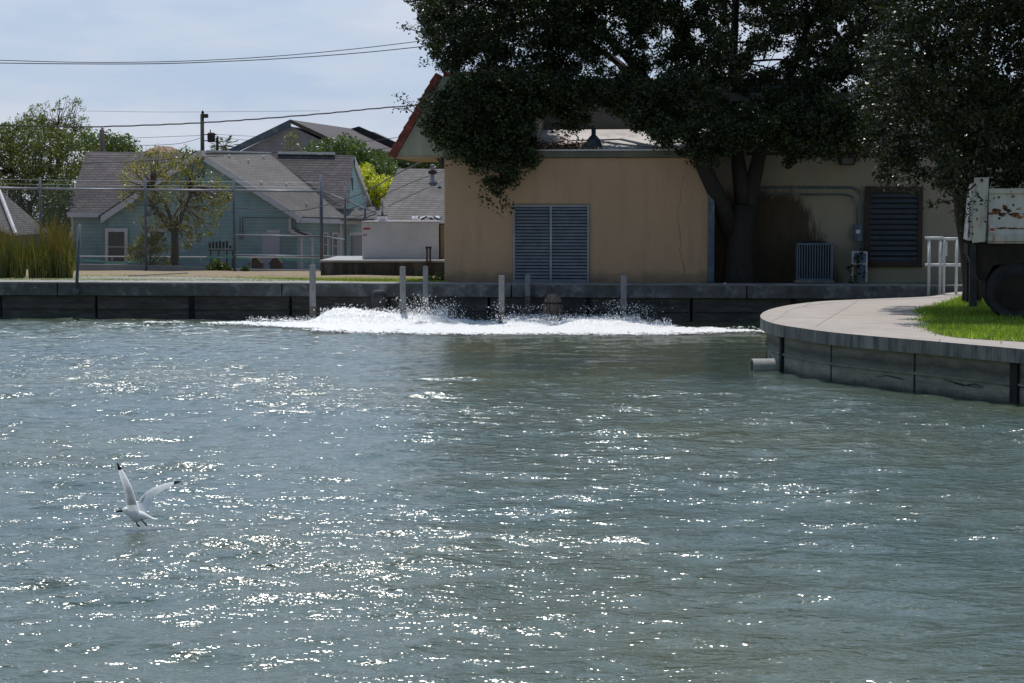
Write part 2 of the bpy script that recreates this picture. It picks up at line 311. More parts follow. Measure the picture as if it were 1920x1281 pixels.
# ------------------------------------------------------------------ object helpers
def tag(o, label=None, cat=None, group=None, kind=None):
    for k, v in (('label', label), ('category', cat), ('group', group), ('kind', kind)):
        if v: o[k] = v
    return o
def thing(name, label, cat, base, F=F0, group=None):
    o = bpy.data.objects.new(name, None); COL.objects.link(o); o.empty_display_size = .3
    o.location = F.world(base); o.rotation_euler = (0, 0, F.a)
    o['_b'] = tuple(base); return tag(o, label, cat, group)
def base_of(p):
    while p is not None and '_b' not in p: p = p.parent
    return Vector(p['_b'])
class MB:
    def __init__(s): s.v = []; s.f = []
    def add(s, vs, fs):
        n = len(s.v); s.v += [tuple(v) for v in vs]; s.f += [tuple(i + n for i in f) for f in fs]; return s
    def box(s, a, b):
        (x0, y0, z0), (x1, y1, z1) = a, b
        return s.add([(x0, y0, z0), (x1, y0, z0), (x1, y1, z0), (x0, y1, z0), (x0, y0, z1), (x1, y0, z1), (x1, y1, z1), (x0, y1, z1)],
                     [(0, 3, 2, 1), (4, 5, 6, 7), (0, 1, 5, 4), (1, 2, 6, 5), (2, 3, 7, 6), (3, 0, 4, 7)])
    def hexa(s, front, back):                    # two quads (same winding) joined into a solid
        n = len(front); vs = list(front) + list(back)
        fs = [tuple(range(n - 1, -1, -1)), tuple(range(n, 2 * n))] + [(i, (i + 1) % n, n + (i + 1) % n, n + i) for i in range(n)]
        return s.add(vs, fs)
    def tube(s, pts, r, n=8, cap=True):
        pts = [Vector(p) for p in pts]; rs = r if isinstance(r, (list, tuple)) else [r] * len(pts)
        base = len(s.v); up = None
        for i, p in enumerate(pts):
            d = (pts[min(i + 1, len(pts) - 1)] - pts[max(i - 1, 0)]).normalized()
            if up is None: up = Vector((0, 0, 1)) if abs(d.z) < .9 else Vector((1, 0, 0))
            a = d.cross(up).normalized(); b = a.cross(d).normalized(); up = b
            for k in range(n):
                t = 2 * math.pi * k / n; s.v.append(tuple(p + (a * math.cos(t) + b * math.sin(t)) * rs[i]))
        for i in range(len(pts) - 1):
            for k in range(n):
                a0 = base + i * n + k; a1 = base + i * n + (k + 1) % n; s.f.append((a0, a1, a1 + n, a0 + n))
        if cap:
            s.f.append(tuple(base + k for k in range(n - 1, -1, -1))); s.f.append(tuple(base + (len(pts) - 1) * n + k for k in range(n)))
        return s
    def lathe(s, c, prof, n=20, axis='z'):
        base = len(s.v); c = Vector(c)
        for (r, h) in prof:
            for k in range(n):
                t = 2 * math.pi * k / n
                p = Vector((r * math.cos(t), r * math.sin(t), h)) if axis == 'z' else Vector((r * math.cos(t), h, r * math.sin(t))) if axis == 'y' else Vector((h, r * math.cos(t), r * math.sin(t)))
                s.v.append(tuple(c + p))
        for i in range(len(prof) - 1):
            for k in range(n):
                a0 = base + i * n + k; a1 = base + i * n + (k + 1) % n; s.f.append((a0, a1, a1 + n, a0 + n))
        s.f.append(tuple(base + k for k in range(n))); s.f.append(tuple(base + (len(prof) - 1) * n + k for k in range(n)))
        return s
    def build(s, name, m, parent=None, smooth=False, F=F0, base=None, bevel=0, label=None):
        b = base_of(parent) if parent is not None else Vector(base or (0, 0, 0))
        me = bpy.data.meshes.new(name); me.from_pydata([tuple(Vector(v) - b) for v in s.v], [], s.f); me.validate()
        bm = bmesh.new(); bm.from_mesh(me); bmesh.ops.recalc_face_normals(bm, faces=bm.faces); bm.to_mesh(me); bm.free()
        me.materials.append(m)
        if smooth: me.shade_smooth()
        o = bpy.data.objects.new(name, me); COL.objects.link(o)
        if parent is not None: o.parent = parent
        else: o.location = F.world(b); o.rotation_euler = (0, 0, F.a)
        if bevel:
            bv = o.modifiers.new('bevel', 'BEVEL'); bv.width = bevel; bv.segments = 2; bv.limit_method = 'ANGLE'
        if label: o['label'] = label
        return o
def fastmesh(name, verts, k, m, parent=None, loc=None, flat=True):   # verts: (n*k,3) array, faces of k consecutive verts
    b = np.array(base_of(parent)) if parent is not None else np.array(loc or (0, 0, 0), float)
    verts = (verts - b).astype(np.float32); n = len(verts); nf = n // k
    me = bpy.data.meshes.new(name); me.vertices.add(n); me.vertices.foreach_set('co', verts.ravel())
    me.loops.add(n); me.loops.foreach_set('vertex_index', np.arange(n, dtype=np.int32))
    me.polygons.add(nf); me.polygons.foreach_set('loop_start', np.arange(0, n, k, dtype=np.int32))
    me.update(calc_edges=True); me.materials.append(m)
    o = bpy.data.objects.new(name, me); COL.objects.link(o)
    if parent is not None: o.parent = parent
    else: o.location = tuple(b)
    return o
def leaf_quads(c, size, aspect=.5, updown=0.0, jitter=.35):   # c: (n,3) centres -> rhombus leaves
    n = len(c); d = rng.normal(size=(n, 3)); d[:, 2] = d[:, 2] * .8 - updown; d /= np.linalg.norm(d, axis=1)[:, None]
    e = np.cross(d, rng.normal(size=(n, 3))); e /= np.linalg.norm(e, axis=1)[:, None]
    s = size * (1 + jitter * rng.normal(size=n)).clip(.4, 2)[:, None]
    a = c - d * s * .5; b = c + d * s * .5; p = c - d * s * .05 + e * s * aspect * .5; q = c - d * s * .05 - e * s * aspect * .5
    return np.stack([a, p, b, q], 1).reshape(-1, 3)
def limb(mb, a, b, r0, r1, bend=.15, n=6, seg=6):
    a, b = Vector(a), Vector(b); L_ = (b - a).length; pts, rs = [], []
    off = Vector((random.uniform(-1, 1), random.uniform(-1, 1), random.uniform(-.3, 1))) * L_ * bend
    for i in range(seg + 1):
        t = i / seg; pts.append(a.lerp(b, t) + off * math.sin(math.pi * t) + Vector((random.uniform(-1, 1), random.uniform(-1, 1), 0)) * r0 * .3 * (0 < i < seg)); rs.append(r0 + (r1 - r0) * t)
    mb.tube(pts, rs, n); return pts
def spread_limbs(mb, paths, C_, n, r0, r1):
    P_ = [Vector(p).lerp(Vector(q), k / 4) for pts in paths for p, q in zip(pts, pts[1:]) for k in range(4)]
    for c in random.sample(C_, min(n, len(C_))):
        c = Vector(c); m_ = min(random.sample(P_, min(len(P_), 12)), key=lambda q_: (q_ - c).length)
        pts = limb(mb, m_, c, r0, r1, .16, 5, 5); P_ += [Vector(p) for p in pts[1:4]]
def in_poly(x, y, poly):
    ins = False; j = len(poly) - 1
    for i in range(len(poly)):
        xi, yi = poly[i]; xj, yj = poly[j]
        if (yi > y) != (yj > y) and x < (xj - xi) * (y - yi) / (yj - yi) + xi: ins = not ins
        j = i
    return ins

# ------------------------------------------------------------------ the water
def axis(parts):
    a = [];
    for lo, hi, st in parts: a += list(np.arange(lo, hi, st))
    return np.array(a + [parts[-1][1]])
us = axis([(-60, -16, 1.5), (-16, 16, .045), (16, 60, 1.5)])
vs_, v = [-70.0, -60, -50, -45, -42], -40.6
while v < .4:
    vs_.append(v); D = v + 49.4; v += max(.022, min(.075, .0021 * D))
vs_ = np.array(vs_ + [.4, 1.5])
U, V = np.meshgrid(us, vs_)
ca, sa = math.cos(FB.a), math.sin(FB.a)
X = U * ca - V * sa; Y = 49.4 + U * sa + V * ca
Z = np.zeros_like(X)
calm = 1 / (1 + np.exp(-((np.hypot((X - 5.4) / 6.6, (Y - 37.8) / 5.0)) - 1.15) * 5))     # sheltered water beside the quay
calm = .22 + .78 * calm
gust = .90 + .17 * np.sin(X * .35 + 1.3 * np.sin(Y * .23)) * np.sin(Y * .31 + .8) + .08 * np.sin(X * .9 + Y * .6)
for k in range(70):
    lam = .20 * (1.7 / .20) ** rng.random(); th = rng.normal(0, .40) + .08
    kx, ky = math.sin(th) * 2 * math.pi / lam, -math.cos(th) * 2 * math.pi / lam
    amp = .0034 * lam ** .72 * (1.35 if .45 < lam < 1.4 else 1)
    ph = rng.random() * 6.28 + .9 * np.sin(X * (.3 + .5 * rng.random()) + Y * .37 * rng.random() + rng.random() * 6)
    w_ = np.sin(kx * X + ky * Y + ph); Z += amp * (w_ + .22 * w_ * w_)
Z *= calm * gust; Z[:, us < -16.5] = 0; Z[:, us > 16.5] = 0; Z[Y < 8.5] = 0
me = bpy.data.meshes.new('water'); nr, nc = X.shape
me.vertices.add(nr * nc); me.vertices.foreach_set('co', np.stack([X, Y, Z], -1).astype(np.float32).ravel())
i = (np.arange(nr - 1)[:, None] * nc + np.arange(nc - 1)[None, :]).ravel()
q = np.stack([i, i + 1, i + nc + 1, i + nc], -1).astype(np.int32)
me.loops.add(q.size); me.loops.foreach_set('vertex_index', q.ravel()); me.polygons.add(len(q)); me.polygons.foreach_set('loop_start', np.arange(0, q.size, 4, dtype=np.int32))
me.update(calc_edges=True); at_ = me.attributes.new('rough_water', 'FLOAT', 'POINT'); at_.data.foreach_set('value', (calm * gust).astype(np.float32).ravel())
me.materials.append(M['water']); me.shade_smooth()
water = bpy.data.objects.new('water', me); COL.objects.link(water); tag(water, 'rippled green pond water glinting in the sun', 'water', kind='structure')

# ------------------------------------------------------------------ ground behind the seawall
def zg(v):
    pts = [(0, .93), (1, .95), (9, .86), (20, .58), (35, .22), (46, -.06), (900, -.06)]
    for (a, za), (b, zb) in zip(pts, pts[1:]):
        if v <= b: return za + (zb - za) * (v - a) / (b - a)
    return -.06
mb = MB(); gu = [-700, -300, -120, -60, -40] + [x for x in range(-30, 31, 2)] + [40, 60, 120, 300, 700]; gv = [.98, 2, 4, 6, 9, 14, 20, 27, 35, 46, 80, 150, 400, 900]
for v in gv:
    for u in gu: mb.v.append((u, v, zg(v) + (.03 * math.sin(u * 1.3 + v) if 1 < v < 40 else 0)))
for a in range(len(gv) - 1):
    for b in range(len(gu) - 1):
        p = a * len(gu) + b; mb.f.append((p, p + 1, p + 1 + len(gu), p + len(gu)))
tag(mb.build('ground', M['bank'], F=FB, smooth=True), 'grassy bank behind the seawall, dry towards the fence', 'ground', kind='structure')
# short grass blades along the bank edge
n = 26000; u = rng.uniform(-17, -1.6, n); v = 1.02 + rng.gamma(1.4, 1.6, n); keep = v < 12; u, v = u[keep], v[keep]; n = len(u)
keep = (u < -9.8) | (rng.random(n) < .75); u, v = u[keep], v[keep]; n = len(u)
z = np.array([zg(x) for x in v]); h = rng.uniform(.03, .09, n) * np.where(v < 4, 1, .6)
P0 = np.stack([u * ca - v * sa, 49.4 + u * sa + v * ca, z - .01], 1); lean = rng.normal(0, .025, (n, 2))
tip = P0 + np.stack([lean[:, 0], lean[:, 1], h], 1); wv = np.stack([np.full(n, .009), np.zeros(n), np.zeros(n)], 1)
M['grass_bank'] = leafmat('bank_blade', (.11, .17, .03), (.24, .26, .08), .3, .6, .2)
go = fastmesh('bank_grass', np.stack([P0 - wv, P0 + wv, tip], 1).reshape(-1, 3), 3, M['grass_bank']); tag(go, 'strip of short green grass along the far seawall', 'grass', kind='stuff')

# ------------------------------------------------------------------ far seawall
t = thing('seawall', 'long dark concrete seawall across the far side of the pond', 'seawall', (0, 0, 0), FB)
mb = MB(); u = -60.0
while u < 60:
    e = u + 6; mb.box((u + .012, -.14, .62), (e - .012, .98, .955)); u = e
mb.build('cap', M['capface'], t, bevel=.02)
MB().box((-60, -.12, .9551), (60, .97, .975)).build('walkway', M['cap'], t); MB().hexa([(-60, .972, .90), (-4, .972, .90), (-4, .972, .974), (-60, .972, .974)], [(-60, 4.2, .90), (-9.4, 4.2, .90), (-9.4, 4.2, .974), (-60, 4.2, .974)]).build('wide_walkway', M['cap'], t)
u = -24.0; k = 0
while u < 15:
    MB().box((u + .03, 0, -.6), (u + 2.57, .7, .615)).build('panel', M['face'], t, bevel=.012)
    if k % 2 == 0: MB().box((u - .10, -.05, -.6), (u + .03, .1, .618)).build('pilaster', M['joint'], t)
    MB().box((u + .05, -.035, .26), (u + 2.55, .02, .42)).build('waler', M['face'], t, bevel=.01)
    u += 2.6; k += 1
MB().box((-60, .02, -.6), (-24, .6, .6)).build('panel', M['face'], t); MB().box((15, .02, -.6), (60, .6, .6)).build('panel', M['face'], t)

# ------------------------------------------------------------------ curved promontory with its quay wall
PZ = .84
ctl = [(2600, 722), (2200, 684), (1920, 655), (1830, 647), (1740, 639), (1650, 631.5), (1560, 623), (1500, 615), (1460, 608.5), (1437, 602), (1427, 596), (1426, 591), (1434, 584), (1455, 577), (1490, 570.5), (1540, 565), (1600, 562), (1660, 559.5), (1745, 555.6)]
P2 = [ground(a, b, PZ) for a, b in ctl]; P2 = [(p.x, p.y) for p in P2] + [(11.2, 47.6), (14, 48.1)]
def catmull(P, n=8):
    o = []
    for i in range(len(P) - 1):
        p0, p1, p2, p3 = P[max(i - 1, 0)], P[i], P[i + 1], P[min(i + 2, len(P) - 1)]
        for k in range(n):
            t_ = k / n; o.append(tuple(.5 * (2 * p1[j] + (p2[j] - p0[j]) * t_ + (2 * p0[j] - 5 * p1[j] + 4 * p2[j] - p3[j]) * t_ ** 2 + (3 * p1[j] - p0[j] - 3 * p2[j] + p3[j]) * t_ ** 3) for j in (0, 1)))
    return o + [P[-1]]
EDGE = catmull(P2, 6)
# resample evenly
def resample(P, st):
    o = [P[0]]; acc = 0
    for a, b in zip(P, P[1:]):
        d = math.dist(a, b); t_ = st - acc
        while t_ <= d: o.append((a[0] + (b[0] - a[0]) * t_ / d, a[1] + (b[1] - a[1]) * t_ / d)); t_ += st
        acc = (acc + d) % st
    return o
EDGE = resample(EDGE, .22)
def inset(P, d):
    o = []
    for i in range(len(P)):
        a, b = P[max(i - 1, 0)], P[min(i + 1, len(P) - 1)]; tx, ty = b[0] - a[0], b[1] - a[1]; l = math.hypot(tx, ty); o.append((P[i][0] + ty / l * d, P[i][1] - tx / l * d))
    return o
INN = inset(EDGE, .42); FACE = inset(EDGE, .13); BACK = inset(EDGE, .4)
# walkway surface: inner region out to the far right
mb = MB(); ring = inset(EDGE, .10) + [(45, 46.0), (45, 26.0), (EDGE[0][0] + 3, EDGE[0][1])]
bmx = bmesh.new(); vv = [bmx.verts.new((x, y, PZ - .004)) for x, y in ring]; bmx.faces.new(vv); bmesh.ops.triangulate(bmx, faces=bmx.faces)
me = bpy.data.meshes.new('pavement'); bmesh.ops.recalc_face_normals(bmx, faces=bmx.faces); bmx.to_mesh(me); bmx.free(); me.materials.append(M['pave'])
pav = bpy.data.objects.new('pavement', me); COL.objects.link(pav); tag(pav, 'pale concrete promenade on the rounded promontory', 'pavement', kind='structure')
t = thing('quay_wall', 'curved concrete quay wall with stained coping around the promontory', 'quay wall', (4.8, 35, 0))
def strip(mb, A, B, z0, z1, i0, i1):
    for i in range(i0, i1):
        a, b, c, d = A[i], A[i + 1], B[i + 1], B[i]
        mb.add([(a[0], a[1], z0), (b[0], b[1], z0), (c[0], c[1], z0), (d[0], d[1], z0), (a[0], a[1], z1), (b[0], b[1], z1), (c[0], c[1], z1), (d[0], d[1], z1)],
               [(0, 1, 2, 3), (4, 5, 6, 7), (0, 1, 5, 4), (2, 3, 7, 6)])
        if i == i0: mb.f.append(tuple(len(mb.v) - 8 + j for j in (0, 3, 7, 4)))
        if i == i1 - 1: mb.f.append(tuple(len(mb.v) - 8 + j for j in (1, 2, 6, 5)))
seg = 14; NE = len(EDGE) - 1; i = 0
while i < NE:
    j = min(i + seg, NE); mb = MB(); A = EDGE; strip(mb, A, INN, PZ - .21, PZ, i, j)
    o = mb.build('coping', M['lip'], t); o.data.materials.append(M['pave'])
    for p in o.data.polygons:
        if p.normal.z > .9: p.material_index = 1
    i = j
i = 0; k = 0
while i < NE:
    j = min(i + 10, NE)
    mb = MB(); strip(mb, FACE, BACK, -.6, PZ - .205, i, j); mb.build('panel', M['quay'], t)
    x, y = FACE[i]; ex, ey = EDGE[i]; wd = .16 if k % 3 == 0 else .035
    tx, ty = EDGE[min(i + 1, NE)][0] - EDGE[i][0], EDGE[min(i + 1, NE)][1] - EDGE[i][1]; l = math.hypot(tx, ty); tx, ty = tx / l, ty / l; nx, ny = -ty, tx
    pr = .05 if k % 3 == 0 else .006
    fr = [(x + tx * a + nx * b, y + ty * a + ny * b) for a, b in ((-wd / 2, -.05), (wd / 2, -.05), (wd / 2, pr), (-wd / 2, pr))]
    MB().hexa([(a, b, -.6) for a, b in fr], [(a, b, PZ - .207) for a, b in fr]).build('joint', M['joint'], t)
    i = j; k += 1
mb = MB(); strip(mb, inset(EDGE, .10), BACK, .29, .325, 0, NE); mb.build('ledge', M['quay'], t)
for k_ in range(15):
    i0 = random.randrange(int(NE * .18), int(NE * .62)); x, y = FACE[i0]; zc = .24 + random.gauss(0, .035); pts = []
    for q_ in range(random.randint(2, 4)):
        j_ = min(i0 + q_, NE); ex, ey = EDGE[j_]; fx, fy = FACE[j_]; pts.append((fx + (ex - fx) * .03, fy + (ey - fy) * .03, zc + random.gauss(0, .02)))
    MB().tube(pts, [.004] + [random.uniform(.005, .013) for _ in pts[2:]] + [.004], 5).build('spall_crack', M['joint'], t)
# drain pipe poking out of the quay
_k = min(range(len(EDGE)), key=lambda i: abs(i - len(EDGE) // 3) * 0 + (EDGE[i][0] + abs(EDGE[i][1] - 33.9) * .5 if EDGE[i][1] > 30 else 99))
pc = Vector((EDGE[_k][0] + .22, EDGE[_k][1], .05))
t = thing('drain_pipe', 'short grey concrete drain pipe poking out of the curved quay wall', 'pipe', (pc.x, pc.y, 0))
axd = Vector((-1, -.12, 0)).normalized(); p1 = pc + axd * (pc.x - at(1408, 690, pc.y).x)
def pipe_ring(mb, a, b, ro, ri, n=28):
    d = (b - a).normalized(); s1 = d.cross(Vector((0, 0, 1))).normalized(); s2 = s1.cross(d)
    base = len(mb.v)
    for p, r in ((a, ro), (b, ro), (b, ri), (a, ri)):
        for k in range(n): th = 2 * math.pi * k / n; mb.v.append(tuple(p + (s1 * math.cos(th) + s2 * math.sin(th)) * r))
    for q in range(4):
        for k in range(n): mb.f.append((base + q * n + k, base + q * n + (k + 1) % n, base + ((q + 1) % 4) * n + (k + 1) % n, base + ((q + 1) % 4) * n + k))
mb = MB(); pipe_ring(mb, pc - axd * .35, p1, .165, .135); M['pipe'] = mat('pipe_concrete', (.38, .38, .36), (.28, .28, .26), 5); mb.build('barrel', M['pipe'], t, smooth=False)

# ------------------------------------------------------------------ lawn on the promontory
lawn = [(1722, 601), (1735, 592), (1722, 586), (1742, 578), (1770, 569), (1800, 561), (1830, 558), (1900, 557), (2150, 556), (2500, 640), (2300, 668), (1920, 641), (1850, 637), (1790, 632), (1755, 625), (1738, 615), (1742, 606)]
LP = [ground(a, b, PZ) for a, b in lawn]; LP = [(p.x, p.y) for p in LP]
LPc = catmull(LP + [LP[0]], 5)[:-1]
bmx = bmesh.new(); vv = [bmx.verts.new((x, y, PZ + .004)) for x, y in LPc]; bmx.faces.new(vv); bmesh.ops.triangulate(bmx, faces=bmx.faces)
me = bpy.data.meshes.new('lawn'); bmesh.ops.recalc_face_normals(bmx, faces=bmx.faces); bmx.to_mesh(me); bmx.free()
M['soil'] = mat('lawn_soil', (.06, .08, .02), (.09, .11, .03), 6); me.materials.append(M['soil'])
o = bpy.data.objects.new('lawn', me); COL.objects.link(o); tag(o, 'soil bed of the lawn on the promontory', 'lawn', kind='structure')
pts = []
xs = [p[0] for p in LPc]; ys = [p[1] for p in LPc]
bb = (min(xs), min(18.0, max(xs)), min(ys), max(ys))
cnt = 0
while cnt < 105000:
    m_ = 40000; x = rng.uniform(bb[0] - .2, bb[1], m_); y = rng.uniform(bb[2], bb[3], m_)
    ins = np.zeros(m_, bool); jj = len(LPc) - 1
    xj_ = x + rng.normal(0, .10, m_); yj_ = y + rng.normal(0, .15, m_)
    for ii in range(len(LPc)):
        (xi, yi), (xj, yj) = LPc[ii], LPc[jj]
        c_ = ((yi > yj_) != (yj > yj_)) & (xj_ < (xj - xi) * (yj_ - yi) / (yj - yi + 1e-12) + xi); ins ^= c_; jj = ii
    x, y = x[ins], y[ins]; pts.append(np.stack([x, y], 1)); cnt += len(x)
g = np.concatenate(pts)[:105000]; n = len(g)
tuft = .6 + .4 * np.sin(g[:, 0] * 2.1 + 1.7 * np.sin(g[:, 1] * 1.4)) * np.sin(g[:, 1] * 1.9 + 1)
h = rng.uniform(.05, .15, n) * tuft.clip(.35, 1.2); th = rng.uniform(0, 6.28, n)
P0 = np.stack([g[:, 0], g[:, 1], np.full(n, PZ)], 1)
wv = np.stack([np.cos(th), np.sin(th), np.zeros(n)], 1) * .0075; lean = rng.normal(0, .045, (n, 2)) * (h / .1)[:, None]
tip = P0 + np.stack([lean[:, 0], lean[:, 1], h], 1)
go = fastmesh('grass', np.stack([P0 - wv, P0 + wv, tip], 1).reshape(-1, 3), 3, M['grass']); tag(go, 'bright green grass growing under the truck on the promontory', 'grass', kind='stuff')

# ------------------------------------------------------------------ pump house (tan building) and cream wing
V1 = .95                                        # tan front
t = thing('pump_house', 'tan stucco building with louvred vent and red tiled roof edge', 'building', (at(833, 530, V1, FB).x, V1, .95), FB)
def B(px, py, v=V1): return at(px, py, v, FB)
uL, uR = B(833, 400).x, B(1329, 400).x; zt = B(900, 296).z
MB().box((uL, V1, -.3), (uR, V1 + 9, zt)).build('wall', M['tan'], t, bevel=.03)
mb = MB().box((uL - .02, V1 - .12, zt + .002), (uR + .03, V1 + 9, zt + .17)); mb.build('eave', M['trim'], t, bevel=.015)
MB().box((uL - .03, V1 - .15, zt + .172), (uR - .25, V1 + .3, zt + .205)).build('drip_edge', M['trimw'], t)
zr = at(1100, 243, V1 + 3, FB).z
mb = MB(); mb.hexa([(uL + 2.3, V1 + .05, zt + .173), (uR, V1 + .05, zt + .173), (uR, V1 + 3, zr), (uL + 2.3, V1 + 3, zr)], [(uL + 2.3, V1 + .05, zt + .172), (uR, V1 + .05, zt + .172), (uR, V1 + 3, zt + .172), (uL + 2.3, V1 + 3, zt + .172)]); mb.build('low_roof', M['flatroof'], t)
# tall screen roof with tiled edges
V2 = V1 + .35
A_, B_, C_, D_ = B(824, 140, V2), B(740, 292, V2), B(835, 297, V2), B(1560, 153, V2 + 2)
zb = B_.z - .02; zz = A_.z
apx, ax2 = A_.x, uR + 3.2
fr = [(B_.x, V2, zb), (uL + 2.35, V2, zb), (uL + 2.35, V2, zz - .10), (apx, V2, zz - .05)]
mb = MB().hexa(fr, [(x, V2 + 4, z) for x, y, z in fr]); mb.build('gable', M['gable'], t)
MB().hexa([(uL + 2.35, V1 + 3.02, zt + .2), (ax2, V1 + 3.02, zt + .2), (ax2, V1 + 3.6, zz - .13), (uL + 2.35, V1 + 3.6, zz - .13)], [(uL + 2.35, V1 + 6, zt + .2), (ax2, V1 + 6, zt + .2), (ax2, V1 + 6, zz - .13), (uL + 2.35, V1 + 6, zz - .13)]).build('upper_roof', M['greywall'], t)
MB().box((B_.x + .03, V2 - .02, zb - .05), (uL + .15, V2 + 3.9, zb - .002)).build('soffit', M['tan'], t)
# rake tiles: overlapping barrel tiles stepping down the slope
rk = MB(); top, bot = Vector((apx, 0, zz)), Vector((B_.x - .06, 0, zb - .02)); d = (bot - top); nseg = 9; un = Vector((d.z, 0, -d.x)).normalized()
if un.x > 0: un = -un
for i in range(nseg):
    a = top + d * (i / nseg); b = top + d * ((i + 1.12) / nseg if i < nseg - 1 else 1)
    for yy in (V2 - .07,):
        h1, h2 = .19, .24
        pa = [a - un * .09, a + un * .10, b + un * .13, b - un * .09]
        rk.hexa([(p.x, yy - .004 * i, p.z) for p in pa], [(p.x, V2 + 4.05, p.z) for p in pa])
rk.build('rake_tiles', M['red'], t, bevel=.012)
rd, rd2 = MB(), MB(); n_ = int((ax2 - apx) / .36)
for i in range(n_):
    x = apx + .1 + i * .36
    yc = V2 + .12 if x < uL + 2.3 else V1 + 3.72
    (rd if x < uL + 2.3 else rd2).tube([(x, yc, zz - .03), (x + .40, yc, zz - .03 - .016)], [.13, .115], 10)
rd.build('ridge_tiles', M['red'], t); rd2.build('ridge_tiles', M['red'], t)
# big louvred vent
def louvre(parent, px0, py0, px1, py1, v, nsl, frame_m, slat_m, mull=True, fw=.045, tilt=.05):
    a, b = B(px0, py0, v), B(px1, py1, v); x0, x1, z1, z0 = a.x, b.x, a.z, b.z
    MB().box((x0, v - .03, z0), (x1, v + .02, z1)).build('vent_back', M['dark'], parent)
    f = MB().box((x0 - fw, v - .08, z1), (x1 + fw, v, z1 + fw)).box((x0 - fw, v - .08, z0 - fw), (x1 + fw, v, z0)).box((x0 - fw, v - .08, z0), (x0, v, z1)).box((x1, v - .08, z0), (x1 + fw, v, z1))
    f.build('vent_frame', frame_m, parent)
    s_ = MB(); p = (z1 - z0) / nsl
    for i in range(nsl):
        zc = z0 + p * (i + .5)
        s_.hexa([(x0, v - .085 , zc - p * .32), (x1, v - .085, zc - p * .32), (x1, v - .035, zc + p * .30), (x0, v - .035, zc + p * .30)],
                [(x0, v - .078, zc - p * .40), (x1, v - .078, zc - p * .40), (x1, v - .032, zc + p * .22), (x0, v - .032, zc + p * .22)])
    s_.build('vent_slats', slat_m, parent)
    if mull:
        xm = (x0 + x1) / 2; MB().box((xm - .03, v - .10, z0), (xm + .03, v - .09, z1)).build('vent_mullion', frame_m, parent)
louvre(t, 966, 388, 1101, 528, V1, 23, M['slat'], M['slat'])
MB().hexa([(uL - .12, V1 + .3, zt + .02), (uL - .02, V1 + .3, zt + .02), (uL - .02, V1 + .3, zt - .28), (uL - .06, V1 + .3, zt - .28)], [(uL - .30, V1 + .55, zt + .02), (uL - .02, V1 + .55, zt + .02), (uL - .02, V1 + .55, zt - .24), (uL - .1, V1 + .55, zt - .24)]).build('floodlight', M['black'], t)
# cracks near the right corner
M['crack'] = plain('crack', (.05, .045, .04))
mb = MB(); x, z_ = B(1283, 330).x, B(1283, 330).z
pts = []
while z_ > 1.05: pts.append((x, V1 - .001, z_)); x += random.uniform(-.05, .05); z_ -= .12
mb.tube(pts, [random.uniform(.002, .007) for _ in pts], 4); mb.build('crack', M['crack'], t)
# blue-grey downpipe and vent on the roof
dp = MB().box((B(1326, 400).x + .03, V1 - .14, .98), (B(1326, 400).x + .19, V1 - .003, B(1326, 300).z)); dp.build('downpipe', M['bluepipe'], t, bevel=.02)
c_ = at(1113, 278, V1 + .7, FB); MB().lathe((c_.x, c_.y, c_.z - .07), [(.28, 0), (.17, .3), (.06, .42), (.06, .6)], 16).build('roof_cowl', M['bluepipe'], t, smooth=False)
rv = rng.normal(size=(900, 3)) * np.array([.55, .5, .03]); c2 = at(1050, 276, V1 + .5, FB)
pp = [FB.world((c2.x + r[0], max(c2.y + r[1], V1 + .1), 0)) for r in rv]
zl = lambda yv: zt + .175 + (zr - zt - .173) * ((yv - V1 - .05) / 2.95)
M['litter'] = leafmat('leaf_litter_mat', (.16, .06, .025), (.28, .12, .05), .1)
lc = np.array([[p.x, p.y, zl(max(c2.y + r[1], V1 + .1)) + abs(r[2]) * .6 + .01] for p, r in zip(pp, rv)])
o = fastmesh('leaf_litter', leaf_quads(lc, .07), 4, M['litter']); tag(o, 'brown fallen leaves lying on the low roof of the tan building', 'leaf litter', kind='stuff')

# cream wing, set back
V3 = V1 + 1.6
t = thing('cream_wing', 'cream wall with a spreading brown stain, in the shade right of the tan building', 'building', (uR + .1, V3, .95), FB)
def C(px, py, v=V3): return at(px, py, v, FB)
xe = 30; wtop = C(1500, 190).z
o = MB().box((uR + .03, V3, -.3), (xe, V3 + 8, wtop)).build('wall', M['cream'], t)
# coordinates of the stain are those of the frame: shift object texture by keeping the mesh at the frame origin
MB().box((uR - .05, V3 - .18, wtop + .002), (xe + .1, V3 + 8, wtop + .22)).build('eave', M['trim'], t)
MB().box((C(1400, 290).x, V3 - .04, C(1400, 291).z), (xe, V3 - .003, C(1400, 286).z)).build('moulding', M['brown'], t)
a, b = C(1622, 350), C(1728, 501); fw = .12
f = MB().box((a.x, V3 - .1, a.z - fw), (b.x, V3 - .002, a.z)).box((a.x, V3 - .1, b.z), (b.x, V3 - .002, b.z + fw)).box((a.x, V3 - .1, b.z + fw), (a.x + fw, V3 - .002, a.z - fw)).box((b.x - fw, V3 - .1, b.z + fw), (b.x, V3 - .002, a.z - fw))
f.build('window_frame', M['brown'], t, bevel=.01)
M['slatdk'] = mat('dark_slat', (.06, .075, .095), (.045, .055, .07), 4, rough=.5)
louvre(t, 1633, 361, 1719, 490, V3, 13, M['slatdk'], M['slatdk'], mull=False, fw=.02)
for (y0, y1, xr, n1) in ((352, 440, 1617, .028), (365, 420, 1607, .022)):
    pa = [C(1420, y0, V3 - .05), C(xr - 22, y0, V3 - .05), C(xr - 8, y0 + 4, V3 - .05), C(xr, y0 + 18, V3 - .05), C(xr, 505 if xr > 1610 else 424, V3 - .05)]
    MB().tube(pa, n1, 8).build('conduit', M['bluepipe'], t)
